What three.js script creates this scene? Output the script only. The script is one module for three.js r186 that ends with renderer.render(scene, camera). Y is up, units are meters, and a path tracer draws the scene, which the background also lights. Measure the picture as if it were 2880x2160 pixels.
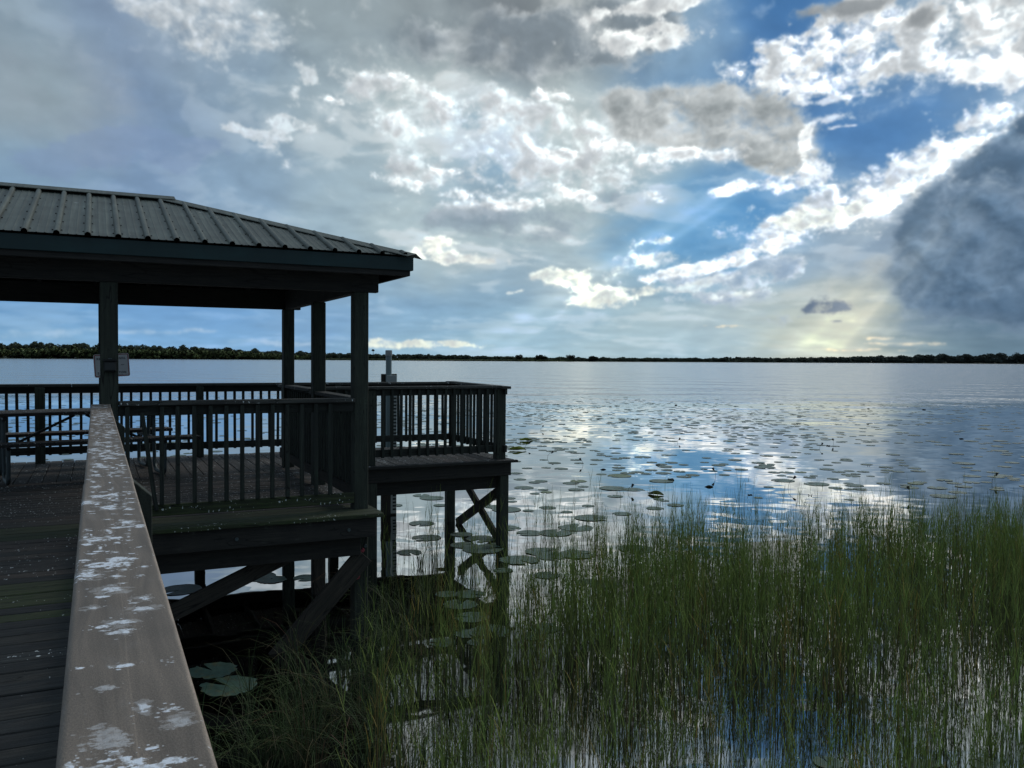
import * as THREE from 'three';
import { mergeGeometries } from 'three/addons/utils/BufferGeometryUtils.js';

// ---------------------------------------------------------------- camera, sky, sun, exposure
const D2R = Math.PI / 180, EYE = 2.72;
const scene = new THREE.Scene();
const camera = new THREE.PerspectiveCamera(48.46, 4 / 3, 0.05, 9000);
camera.rotation.order = 'YXZ';
camera.rotation.set(-1.707 * D2R, -26 * D2R, 0.42 * D2R);
camera.position.set(0, EYE, 0);
scene.add(camera);
const renderer = new THREE.WebGLRenderer();
renderer.toneMapping = THREE.LinearToneMapping;
renderer.toneMappingExposure = 1.0;
renderer.shadowMap.enabled = true;

function rng(seed) { let s = seed >>> 0; return () => { s = (s + 0x6d2b79f5) | 0; let t = Math.imul(s ^ (s >>> 15), 1 | s); t = (t + Math.imul(t ^ (t >>> 7), 61 | t)) ^ t; return ((t ^ (t >>> 14)) >>> 0) / 4294967296; }; }
const clamp = (x, a = 0, b = 1) => Math.min(b, Math.max(a, x)), mix = (a, b, t) => a + (b - a) * t;
const sstep = (a, b, x) => { const t = clamp((x - a) / (b - a)); return t * t * (3 - 2 * t); };
const PERM = new Uint8Array(512); { const r = rng(99), p = [...Array(256).keys()]; for (let i = 255; i > 0; i--) { const j = Math.floor(r() * (i + 1)); [p[i], p[j]] = [p[j], p[i]]; } for (let i = 0; i < 512; i++) PERM[i] = p[i & 255]; }
const GX = new Float32Array(256), GY = new Float32Array(256); for (let i = 0; i < 256; i++) { GX[i] = Math.cos(i * 2.399963); GY[i] = Math.sin(i * 2.399963); }
function noise(x, y) {
  const ix = Math.floor(x), iy = Math.floor(y), fx = x - ix, fy = y - iy, X = ix & 255, Y = iy & 255;
  const u = fx * fx * fx * (fx * (fx * 6 - 15) + 10), v = fy * fy * fy * (fy * (fy * 6 - 15) + 10);
  const a = PERM[PERM[X] + Y], b = PERM[PERM[X + 1] + Y], c = PERM[PERM[X] + Y + 1], d = PERM[PERM[X + 1] + Y + 1];
  return 1.5 * mix(mix(GX[a] * fx + GY[a] * fy, GX[b] * (fx - 1) + GY[b] * fy, u), mix(GX[c] * fx + GY[c] * (fy - 1), GX[d] * (fx - 1) + GY[d] * (fy - 1), u), v);
}
function fbm(x, y, n, gain = 0.52) { let s = 0, a = 1, t = 0; for (let i = 0; i < n; i++) { s += a * noise(x, y); t += a; a *= gain; const q = x * 1.6 - y * 1.2; y = x * 1.2 + y * 1.6 + 17.3; x = q + 5.1; } return s / t; }
// rounded heads with frayed hollows
function puffy(x, y, n) { let s = 0, a = 1, t = 0; for (let i = 0; i < n; i++) { const v = noise(x, y); s += a * (i < 1 ? v : 0.55 * v + 0.5 * (1.7 * Math.abs(noise(x + 31.7, y + 11.9)) - 0.5)); t += a; a *= 0.56; const q = x * 1.65 - y * 1.15; y = x * 1.15 + y * 1.65 + 17.3; x = q + 5.1; } return 1.6 * s / t; }

// The sky: tones of the air and the cloud sheet by heading and height (degrees; heading 0 is the way the boardwalk visitor looks), broken by cloud noise, then single clouds.
// each row: heading, height, red, green, blue (display values), share of broken cloud
const TONES = [
  [-30.1,18.85,136,152,170,0.1], [-26.04,19.55,128,145,175,0.1], [-20.88,19.55,150,162,180,0.3], [-12.44,21.2,152,162,172,0.35], [-6.48,21.31,145,152,160,0.4], [-0.35,20.15,126,130,138,0.35],
  [5.77,20.89,148,153,158,0.5], [11.19,19.34,156,176,198,0.6], [17.49,20.68,72,116,170,0.1], [22.95,17.3,150,170,195,0.4], [29.09,19.16,160,170,180,0.4], [-29.9,16.01,142,156,170,0.05],
  [-28.03,14.55,152,163,172,0.05], [-22.75,15.73,123,142,174,0.1], [-18.16,16.22,138,156,177,0.2], [-12.44,16.14,160,172,184,0.4], [-6.46,17,182,190,196,0.55], [-0.32,15.74,196,202,206,0.6],
  [5.82,16.27,190,196,200,0.6], [10.32,17.77,96,136,182,0.2], [17.56,16.78,78,120,174,0.1], [21.68,15.35,72,118,175,0.1], [25.55,14.96,78,124,182,0.15], [29.88,14.93,120,150,188,0.3],
  [-29.49,10.28,130,154,182,0.05], [-23.55,12.21,124,147,182,0.08], [-18.18,11.29,137,159,186,0.15], [-10.96,12.57,164,180,195,0.3], [-4.91,12.79,198,206,212,0.6], [-1.53,13.3,105,148,192,0.3],
  [2.79,12.88,206,211,214,0.7], [8.9,11.92,190,200,208,0.7], [14.77,13.97,130,150,172,0.5], [21.73,12.68,84,129,184,0.1], [25.59,13.14,84,130,185,0.1], [29.25,11.99,170,185,200,0.4],
  [-16.77,9.97,139,161,188,0.1], [-12.44,9.61,162,179,194,0.2], [-6.42,8.93,176,189,199,0.4], [-1.81,9.31,160,174,186,0.6], [2.82,9.93,186,196,202,0.7], [7.1,10.49,160,174,186,0.8],
  [10.44,8.96,96,150,202,0.08], [11.94,8.04,100,156,206,0.05], [13.4,8.88,92,148,202,0.05], [15.13,9.7,96,150,202,0.08], [16.54,10.5,88,140,196,0.12], [10.46,7.47,110,160,206,0.1],
  [19.9,9.48,170,185,200,0.5], [24.4,9.5,150,165,188,0.4], [29.31,9.14,98,118,146,0.1], [-9.45,5.25,140,165,190,0.2], [-4.88,7.16,186,198,206,0.4], [-0.23,4.78,138,163,188,0.2],
  [3.78,5.41,180,192,202,0.5], [8.98,5.39,160,182,200,0.4], [14.9,5.61,158,180,203,0.25], [19.13,6.38,152,173,200,0.2], [23.16,6.8,116,134,160,0.1], [28.19,6.03,92,116,142,0.05],
  [-29.79,2.07,106,150,200,0.08], [-20.95,2.3,112,154,204,0.08], [-12.43,2.47,130,165,205,0.1], [-6.4,2.56,136,168,200,0.15], [-0.22,2.62,140,172,200,0.15], [4.43,2.34,152,182,206,0.25],
  [9.01,2.65,182,196,204,0.25], [13.49,2.65,174,188,200,0.2], [18.36,2.62,196,198,192,0.25], [21.89,3.73,188,187,178,0.2], [25.78,3.65,96,120,146,0.08], [30.13,3.54,92,115,140,0.05],
  [-29.8,0.86,150,185,216,0.15], [-20.96,1,138,178,218,0.15], [-6.39,0.71,160,190,212,0.2], [-0.2,0.76,165,192,212,0.2], [5.99,0.65,182,198,208,0.2], [10.54,0.83,160,185,205,0.15],
  [14.97,0.7,172,190,204,0.15], [19.22,0.86,198,199,191,0.15], [21.95,0.86,192,192,184,0.15], [25.83,1.15,122,144,162,0.12], [30.19,0.87,106,128,148,0.08], [-37.13,15.85,140,155,172,0.2],
  [-37.25,6.48,130,155,182,0.2], [36.68,16.41,150,165,185,0.5], [36.91,7,118,133,160,0.2], [-23.47,26.48,135,148,166,0.4], [-6.51,28.46,150,160,172,0.5], [11.64,28.21,130,155,185,0.6],
  [27.74,25.96,150,168,190,0.6], [-9.53,35.66,140,155,172,0.5], [11.5,35.59,145,160,178,0.5], [27.55,33.01,145,160,178,0.5], [38.37,24.39,150,165,182,0.5],
];
// single clouds: [softness, breakup, core tone, rim tone, opacity, puffs...]; a puff is heading, height, half width, half height, tilt
const CLOUDS = [
  [0.9,0.35,0.3,0.5,0,0.02,0.55,[151,163,174],[148,160,174],[[-28.74,15.2,5.36,4.66,-30],[-25.58,13.84,2.93,2.8,-30]]],
  [0.35,0.5,0.45,0.5,0,0.03,0.45,[124,146,180],[126,148,182],[[-23.55,13.01,1.64,1.12,0],[-26.09,12.21,1.59,1.06,0],[-28.53,11.16,2.3,1.24,0],[-20.91,12.46,3.37,1.24,0]]],
  [0.8,0.75,0.55,0.55,-0.05,0.1,0.85,[184,192,198],[232,236,236],[[-18.98,20.79,5.14,1.62,0],[-20.35,19.24,2.68,1.49,-25],[-16.48,19.41,2.04,0.81,0],[-22.73,20.54,1.65,0.93,0]]],
  [0.5,0.8,0.7,0.5,-0.2,0.05,0.7,[190,200,208],[238,242,242],[[-18.17,14.2,0.98,0.34,12],[-16.14,13.33,1.81,0.47,-32],[-13.76,14.61,1.37,0.4,-10],[-14.19,16.43,0.5,0.81,0],[-13.14,17.51,1.02,0.62,-30],[-15.06,14.8,0.88,0.5,0],[-15.63,13.98,1.17,0.44,0]]],
  [0.5,0.55,0.35,0.9,0.12,0.07,0.9,[126,138,147],[228,232,233],[[-1.89,20,8.08,1.93,4],[3.64,19.6,5.27,1.49,0],[6.67,21.39,4.92,1.37,0]]],
  [0.35,0.6,0.5,0.6,0,0.06,0.95,[178,184,188],[246,247,245],[[7.89,20.16,3.68,0.87,0],[9.99,20.41,1.58,0.68,0],[8.77,22.13,4.58,0.5,10],[11.74,22.17,2.41,0.37,14]]],
  [0.7,0.85,0.45,0.65,-0.25,0.1,0.8,[186,192,198],[248,249,248],[[-8.87,16.9,4.27,1.86,-20],[-3.39,15.7,5.89,1.86,0],[3.39,14.89,5.27,1.71,0],[0.64,11.41,4.97,1.18,0],[5.25,12.57,4.63,1.43,0],[-6.43,11.88,2.46,1.06,0],[-1.51,10.21,4.66,0.75,8]]],
  [0.8,0.7,0.45,0.9,0.2,0.07,0.7,[142,158,172],[215,222,226],[[-3.35,9.29,4.65,1.06,0],[7.1,10.49,2.77,0.68,-6],[0.67,8.43,4.04,0.81,0],[4.05,9.33,2.79,0.75,0]]],
  [0.6,0.9,0.7,0.55,-0.28,0.1,0.88,[200,206,211],[250,251,250],[[-7.5,11.5,1.84,0.5,-10],[-3.67,10.77,2.48,0.5,8],[0.04,10.05,2.8,0.44,4],[4.04,10.88,2.17,0.56,-8],[6.76,13.93,1.85,0.62,-14],[2.79,13.29,2.17,0.5,0],[9.49,12.91,1.83,0.56,0],[-3.09,16.1,1.86,0.68,-10],[-7.07,17.64,1.41,0.56,-30],[-4.6,12.16,1.86,0.44,0],[8.92,10.61,1.83,0.44,-8],[-11.85,16.31,0.9,0.37,-20],[2.44,17.01,1.86,0.56,0]]],
  [0.5,0.78,0.5,0.62,-0.18,0.1,0.98,[186,193,198],[250,251,250],[[16.42,18.19,3.21,1.18,8],[20.28,18.23,4.8,1.55,10],[25.23,18.4,5.88,2.24,12],[29.58,17.77,2.77,2.18,0],[21.32,20.01,3.35,1.55,30]]],
  [0.5,0.5,0.5,0.9,0.1,0.05,0.9,[140,146,150],[205,208,208],[[21.57,20.88,4.18,0.68,0],[25.45,19.72,1.6,0.62,0]]],
  [0.4,0.7,0.55,0.5,-0.2,0.07,0.95,[205,212,218],[250,251,250],[[27.96,16.62,2.45,0.75,10],[29.97,16.02,0.85,1.37,0]]],
  [0.5,0.7,0.8,0.4,-0.2,0.04,0.85,[190,200,212],[236,240,242],[[20.33,15.9,3.1,0.22,4],[20.35,14.84,1.75,0.37,0],[20.76,14.24,1.12,0.12,0],[17.58,15.92,1.04,0.22,0]]],
  [0.9,0.8,0.7,0.4,-0.2,0.03,0.4,[150,176,208],[170,192,216],[[24.53,15.45,2.97,0.68,20],[12.35,20.59,1.8,0.93,40],[16.08,21.32,1.17,0.44,30]]],
  [0.5,0.34,0.5,0.55,0.1,0.07,0.98,[136,144,147],[236,239,238],[[10.94,16.24,2.42,1.55,0],[14.45,16.05,2.52,1.74,0],[13.02,14.47,5.68,1.62,0],[17.34,13.54,2.09,1.93,0],[8.86,15.35,2.44,1.12,0],[17.64,12.41,2.02,0.93,0],[6.73,16.67,2.15,1.06,0]]],
  [0.45,0.75,0.6,0.5,-0.2,0.08,0.9,[205,210,214],[250,251,250],[[17.38,11.08,2.32,0.56,0],[11.87,13.12,3.91,0.56,-6],[14.82,11.28,1.18,0.28,0],[13.95,10.83,1.07,0.31,0],[18.87,13.71,0.63,1.55,0],[19.31,11.75,1.42,0.93,0]]],
  [0.5,0.78,0.55,0.55,-0.1,0.1,0.97,[182,195,208],[250,251,250],[[17.7,8.59,3.76,1.12,8],[21.25,9.97,2.52,1.43,10],[24.37,10.99,2.43,1.43,30],[27.09,12.6,2.35,1.37,35],[29.9,13.93,1.76,1.12,30],[16.31,7.57,1.75,0.62,14],[11.38,5.73,3.32,0.37,12]]],
  [0.5,0.5,0.5,0.75,0.15,0.09,0.97,[82,107,132],[136,156,178],[[30.51,7.48,4.72,4.66,30],[26.75,5,3.41,1.93,6],[31.33,11.26,1.96,4.66,-20],[25.95,7.77,2.39,1.86,35],[31.72,4.02,5.37,1.86,0],[27.87,9.78,2.33,1.86,40],[34.88,7.17,4.62,6.22,0]]],
  [0.6,0.5,0.6,0.6,-0.05,0.12,0.85,[74,100,126],[112,136,160],[[27.17,8.5,1.83,1.24,30],[24.72,6.18,1.61,1.12,20],[28.67,6.01,2.81,1.55,0],[30.01,9.08,1.5,1.86,0],[26.28,3.92,3.17,1.06,4],[30.59,3.53,2.98,1.06,0]]],
  [0.8,0.4,0.5,0.9,0.1,0.05,0.7,[84,110,136],[96,120,146],[[28.25,3,4.11,0.68,0],[32.84,3.21,3.83,1.24,0]]],
  [0.7,0.7,0.5,0.4,-0.2,0.05,0.85,[225,228,226],[250,251,250],[[27.09,12.21,1.83,0.62,38],[23.88,9.8,1.63,0.56,38],[22.59,9.28,1.1,0.44,30]]],
  [0.42,0.7,0.62,0.5,-0.15,0.1,0.92,[196,206,214],[250,251,250],[[10.18,5.62,1.82,0.4,12],[12.56,6.19,2.1,0.44,14],[15.18,6.61,2.06,0.44,15],[17.44,7.59,1.74,0.56,22],[13.73,6.17,3.27,0.31,13]]],
  [0.5,0.7,0.7,0.6,0,0.08,0.8,[150,172,196],[226,232,234],[[11.38,5.22,2.11,0.44,0],[15.48,5.31,2.65,0.81,0],[17.74,6.13,2.02,0.81,0],[13.76,4.14,3.27,0.5,0]]],
  [0.45,0.7,0.7,0.5,-0.1,0.1,0.9,[186,196,204],[246,247,240],[[19.36,8.95,1.42,0.81,0],[21.53,9.26,1.12,0.68,20],[17.7,8.73,1.73,0.62,0],[9.56,7.79,1.22,0.37,0],[8.66,6.6,1.22,0.68,-20]]],
  [1,0.5,0.5,0.6,0,0.05,0.5,[124,145,164],[134,153,170],[[24.79,2.56,2.96,1.06,0],[28.75,1.96,4.08,1.12,0]]],
  [1.1,0.6,0.5,0.5,0,0.05,0.4,[206,202,188],[212,208,192],[[22.14,4.87,1.94,1.24,20],[21.9,3.3,2.5,1.55,0],[23.17,6.24,1.1,0.62,0]]],
  [0.45,0.55,0.8,0.8,0.2,0.06,0.92,[98,116,140],[150,155,158],[[20.55,3.47,1.46,0.59,0],[19.46,3.25,0.85,0.31,0]]],
  [0.4,0.4,1.2,0.8,0.2,0.03,0.9,[110,125,145],[160,165,168],[[20.84,2.48,0.42,0.12,0]]],
  [0.6,0.6,0.7,0.5,0,0.05,0.6,[140,162,190],[180,195,206],[[14.93,3.83,2.36,0.56,0],[17.24,2.63,1.74,0.5,0],[12.88,4.15,1.5,0.37,0]]],
  [0.42,0.65,0.6,0.5,-0.15,0.08,0.95,[200,208,212],[244,244,238],[[-5.5,7,1.85,0.62,-14],[-3.03,6.52,3.26,0.31,-3],[-4.58,7.77,1.24,0.5,0]]],
  [0.45,0.8,0.6,0.5,-0.2,0.08,0.9,[200,208,210],[244,244,236],[[3.32,5.47,2.17,0.56,0],[5.02,4.64,1.85,0.62,-20],[6.87,4.18,1.84,0.5,0],[5.65,3.57,2.16,0.37,-6],[8.69,4.48,1.53,0.44,0]]],
  [0.6,0.8,0.6,0.4,-0.2,0.06,0.75,[200,210,214],[240,242,238],[[11.39,4.77,2.72,0.37,8],[13.74,5.34,2.08,0.31,14],[14.34,4.14,1.78,0.31,8],[10.17,6.58,1.82,0.62,0],[6.85,5.71,1.23,0.75,30]]],
  [0.5,0.7,1,0.4,-0.2,0.04,0.8,[200,212,218],[236,238,232],[[0.54,4.47,0.44,0.12,10],[-0.23,4.35,0.25,0.09,0]]],
  [0.5,0.7,0.9,0.4,-0.2,0.05,0.85,[205,210,208],[240,238,226],[[-9.07,0.99,0.92,0.4,0],[-5.47,1.06,2.78,0.16,0],[-3.31,0.86,2.17,0.16,0],[-7,0.8,1.84,0.19,0]]],
  [0.5,0.6,0.9,0.4,-0.2,0.04,0.8,[196,200,196],[232,224,204],[[24.82,1.07,2.82,0.12,0],[23.26,1.44,1.64,0.12,0],[21.95,0.69,3.33,0.09,0],[13.79,2.19,1.49,0.12,0]]],
  [0.8,0.6,0.5,0.4,-0.2,0.04,0.6,[170,198,222],[196,214,228],[[-28.37,1.24,2.82,0.44,0],[-23.61,1.5,3.27,0.19,0],[-19.86,1.62,1.13,0.19,0],[-15.35,0.92,4.12,0.25,0]]],
];
const SUN_AZ = 46, SUN_EL = 34;
function skyTone(az, el, out) {
  // foreshortened cloud coordinates: fine and flat low down, large overhead
  const cy = 26 * Math.log((el + 5) / 5), cx = az;
  let w0 = 0, r = 0, g = 0, b = 0, c = 0;
  const wx = az + 1.6 * fbm(cx * 0.16, cy * 0.2, 3) + 0.5 * noise(cx * 0.7, cy * 0.8), wy = el + 1.0 * fbm(cx * 0.16 + 40, cy * 0.2 + 9, 3) * sstep(0, 4, el);
  for (const t of TONES) {
    const dx = (wx - t[0]) * 0.85, dy = (wy - t[1]) * (1 + 1.1 * Math.exp(-t[1] / 5)), w = Math.exp(-(dx * dx + dy * dy) / 8.0) + 0.5 / (30 + (dx * dx + dy * dy) ** 1.6);
    w0 += w; r += w * t[2]; g += w * t[3]; b += w * t[4]; c += w * t[5];
  }
  r *= 0.985 / w0; g *= 1.02 / w0; b *= 1.005 / w0; c /= w0;
  // broken cloud
  const qx = cx * 0.115 + 0.28 * fbm(cx * 0.1 + 3, cy * 0.12, 3), qy = cy * 0.16 + 0.28 * fbm(cx * 0.1 + 31, cy * 0.12 + 8, 3);
  const n = fbm(qx, qy, 7, 0.56), nl = fbm(qx + 0.1, qy + 0.11, 4, 0.56), lit = clamp((n - nl) * 2.2, -1, 1);
  const hi = sstep(0.02, 0.34, n + 0.35 * lit) * c, lo = sstep(0.06, 0.5, -n) * c;
  r = mix(r, 250, hi * 0.85); g = mix(g, 250, hi * 0.85); b = mix(b, 248, hi * 0.85);
  r *= 1 - 0.24 * lo; g *= 1 - 0.2 * lo; b *= 1 - 0.15 * lo;
  const s = 1 + 0.05 * lit + 0.05 * fbm(cx * 0.5, cy * 0.7, 4);
  r *= s; g *= s; b *= s;
  // single clouds
  for (const k of CLOUDS) {
    const B = k.box;
    if (az < B[0] || az > B[1] || el < B[2] || el > B[3]) continue;
    const kx = az * k.freq, ky = el * k.freq * 1.3, t1 = 0.3 * fbm(kx * 0.8 + 7, ky * 0.8, 3), t2 = 0.3 * fbm(kx * 0.8 + 51, ky * 0.8 + 13, 3);
    const paz = az + t1 * 1.5 / k.freq * 0.5, pel = el + t2 * 0.9 / k.freq * 0.5;
    let f = 0;
    for (const p of k.puffs) {
      const dx = paz - p[0], dy = pel - p[1], x = (dx * p[5] + dy * p[6]) / p[2], y = (-dx * p[6] + dy * p[5]) / p[3];
      f += Math.exp(-1.0 * (x * x + y * y));
    }
    if (f < 0.02) continue;
    const e = puffy(kx + t1, ky + t2, 7), e2 = puffy(kx + t1 + 0.16, ky + t2 + 0.2, 6), bump = clamp((e - e2) * 1.5, -1, 1), fine = fbm(kx * 3.2 + 1.2 * t1, ky * 3.4 + 1.2 * t2, 6, 0.66);
    const rg = k.ragged / 0.7; f = Math.min(1.25, 1.35 * f) - 0.55 + k.ragged * e * 1.25;
    const al = Math.pow(sstep(-0.04, k.soft * 1.5, f + 0.5 * fine * rg), 1.15) * k.opacity;
    if (al <= 0) continue;
    const thick = clamp(f * k.depth + k.bias + 0.05 + 0.4 * rg * e - 0.42 * rg * bump + 0.22 * rg * fine), q = thick * thick * (3 - 2 * thick), sh = 1 + k.relief * bump;
    r = mix(r, mix(k.rim[0], k.core[0], q) * sh, al); g = mix(g, mix(k.rim[1], k.core[1], q) * sh, al); b = mix(b, mix(k.rim[2], k.core[2], q) * sh, al);
  }
  // shafts of light that slant from the hidden sun through the gaps
  for (const h of SHAFTS) {
    const dx = az - h[0], dy = el - h[1], ang = Math.atan2(dx, -dy) / D2R, along = Math.hypot(dx, dy), off = ang - h[2];
    if (Math.abs(off) > h[3] * 2.5 || along > h[5] * 1.6) continue;
    const streak = 0.6 + 0.7 * fbm(ang * 0.5 + h[0], 3.3, 2), wgt = Math.exp(-((off / h[3]) ** 2)) * sstep(h[4] * 0.6, h[4], along) * (1 - sstep(h[5], h[5] * 1.5, along)) * streak * h[6] * sstep(-0.4, 1.2, el);
    r += 50 * wgt; g += 43 * wgt; b += 32 * wgt;
  }
  out[0] = r; out[1] = g; out[2] = b;
}
// source heading and height, angle, half spread, from, to (degrees along), strength
const SHAFTS = [
  [40.51,25.26,-41.31,1.51,28.07,33.07,0.85],
  [40.51,25.26,-38.71,0.93,26.82,31.82,1],
  [40.51,25.26,-36.38,1.28,26.33,30.83,0.8],
  [40.51,25.26,-44.44,1.39,30.81,34.81,0.5],
  [40.51,25.26,-51.28,1.51,35.05,39.55,0.3],
  [40.51,25.26,-48.72,0.93,33.98,37.48,0.25],
  [37.55,20.14,-51.76,2.9,10.75,16.75,1],
  [36.44,24.93,-58.05,1.39,31.82,36.32,0.6],
  [36.44,24.93,-56.44,0.93,30.78,34.78,0.55],
];
for (const k of CLOUDS) {
  [k.soft, k.ragged, k.freq, k.depth, k.bias, k.relief, k.opacity, k.core, k.rim, k.puffs] = k;
  k.box = [1e3, -1e3, 1e3, -1e3];
  for (const p of k.puffs) { const a = (p[4] || 0) * D2R, m = Math.max(p[2], p[3]) * 2.2 + 1; p[5] = Math.cos(a); p[6] = Math.sin(a); k.box = [Math.min(k.box[0], p[0] - m), Math.max(k.box[1], p[0] + m), Math.min(k.box[2], p[1] - m), Math.max(k.box[3], p[1] + m)]; }
}
function makeSky() {
  const W = 4096, H = 2048, data = new Float32Array(W * H * 4), out = [0, 0, 0];
  const lin = (v) => { v = Math.max(0, v) / 255; v = v <= 0.04045 ? v / 12.92 : ((v + 0.055) / 1.055) ** 2.4; return v * (1 + 0.3 * sstep(0.66, 1.0, v)); };
  const heading = (col) => { const round = ((col + 0.5) / W - 0.5) * 2 * Math.PI; let az = Math.atan2(Math.cos(round), -Math.sin(round)) / D2R - 26; while (az < -180) az += 360; while (az > 180) az -= 360; return az; };
  const put = (row, col, o) => { const i = (row * W + col) * 4; data[i] = o[0]; data[i + 1] = o[1]; data[i + 2] = o[2]; data[i + 3] = 1; };
  const S = 8, cw = W / S, h0 = H / 2, ch = h0 / S, coarse = new Float32Array((ch + 1) * cw * 3);
  for (let j = 0; j <= ch; j++) for (let i = 0; i < cw; i++) {
    let az = heading(i * S), el = Math.min(89.5, (j * S + 0.5) / H * 180 + 0.001);
    // overhead and behind the sheet of cloud goes on: the chart folds back, so that the tones in view repeat
    skyTone(fold(az), foldUp(el), out); sheet(az, el, out);
    for (let c = 0; c < 3; c++) coarse[(j * cw + i) * 3 + c] = lin(out[c]);
  }
  for (let row = 0; row < H; row++) {
    const el = (row + 0.5) / H * 180 - 90;
    if (el < 0) { for (let col = 0; col < W; col++) put(row, col, [0.2, 0.23, 0.26]); continue; }
    for (let col = 0; col < W; col++) {
      const az = heading(col);
      if (Math.abs(az) < 42 && el < 38) { skyTone(az, el, out); put(row, col, [lin(out[0]), lin(out[1]), lin(out[2])]); continue; }
      const y = (row - h0) / S, j = Math.floor(y), fy = y - j, x = col / S, i = Math.floor(x), fx = x - i, i2 = (i + 1) % cw, o = [0, 0, 0];
      for (let c = 0; c < 3; c++) o[c] = mix(mix(coarse[(j * cw + i) * 3 + c], coarse[(j * cw + i2) * 3 + c], fx), mix(coarse[((j + 1) * cw + i) * 3 + c], coarse[((j + 1) * cw + i2) * 3 + c], fx), fy);
      put(row, col, o);
    }
  }
  const t = new THREE.DataTexture(data, W, H, THREE.RGBAFormat, THREE.FloatType);
  t.mapping = THREE.EquirectangularReflectionMapping; t.colorSpace = THREE.LinearSRGBColorSpace; t.magFilter = THREE.LinearFilter; t.minFilter = THREE.LinearFilter; t.needsUpdate = true;
  return t;
}
function fold(az) { const p = 30; if (Math.abs(az) <= 44) return az; const a = Math.abs(az) - 44, k = (a / p) % 2, q = k < 1 ? k : 2 - k; return Math.sign(az) * (44 - q * p); }
// away from the clearing the rain cloud closes into one grey sheet near the horizon
function sheet(az, el, out) { const k = sstep(44, 66, Math.abs(az)) * (1 - sstep(24, 42, el)), n = 1 + 0.16 * fbm(fold(az) * 0.12 + 9, el * 0.2 + Math.sign(az) * 7, 4); out[0] = mix(out[0], 112 * n, k); out[1] = mix(out[1], 131 * n, k); out[2] = mix(out[2], 149 * n, k); }
function foldUp(el) { if (el <= 34) return el; const k = ((el - 34) / 18) % 2, q = k < 1 ? k : 2 - k; return 34 - q * 16; }
const skyMap = makeSky();
scene.background = skyMap; scene.environment = skyMap;

const sun = new THREE.DirectionalLight(new THREE.Color(1.0, 0.93, 0.82), 0.85);
sun.name = 'sun';
{ const a = (SUN_AZ + 26) * D2R, e = SUN_EL * D2R; sun.position.set(Math.sin(a) * Math.cos(e) * 60, Math.sin(e) * 60, -Math.cos(a) * Math.cos(e) * 60); }
sun.castShadow = true; sun.shadow.radius = 22; sun.shadow.mapSize.set(2048, 2048);
Object.assign(sun.shadow.camera, { left: -30, right: 30, top: 30, bottom: -30, near: 1, far: 160 });
scene.add(sun); scene.add(sun.target);

// ---------------------------------------------------------------- naming and small tools
const V3 = (x, y, z) => new THREE.Vector3(x, y, z);
const taken = {};
function numbered(n) { const k = (taken[n] = (taken[n] ?? -1) + 1); return k ? n + '_' + String(k).padStart(3, '0') : n; }
function tag(o, label, category, group, kind) { if (label) o.userData.label = label; if (category) o.userData.category = category; if (group) o.userData.group = group; if (kind) o.userData.kind = kind; return o; }
function thing(name, label, category, [x, y, z] = [0, 0, 0], group) { const o = new THREE.Group(); o.name = numbered(name); o.position.set(x, y, z); scene.add(o); return tag(o, label, category, group); }
function part(name, geometry, material, parent, [x, y, z] = [0, 0, 0]) { const m = new THREE.Mesh(geometry, material); m.name = name; m.position.set(x, y, z); parent.add(m); return m; }
function structure(name, geometry, material) { const m = new THREE.Mesh(geometry, material); m.name = numbered(name); m.userData.kind = 'structure'; scene.add(m); return m; }

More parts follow.
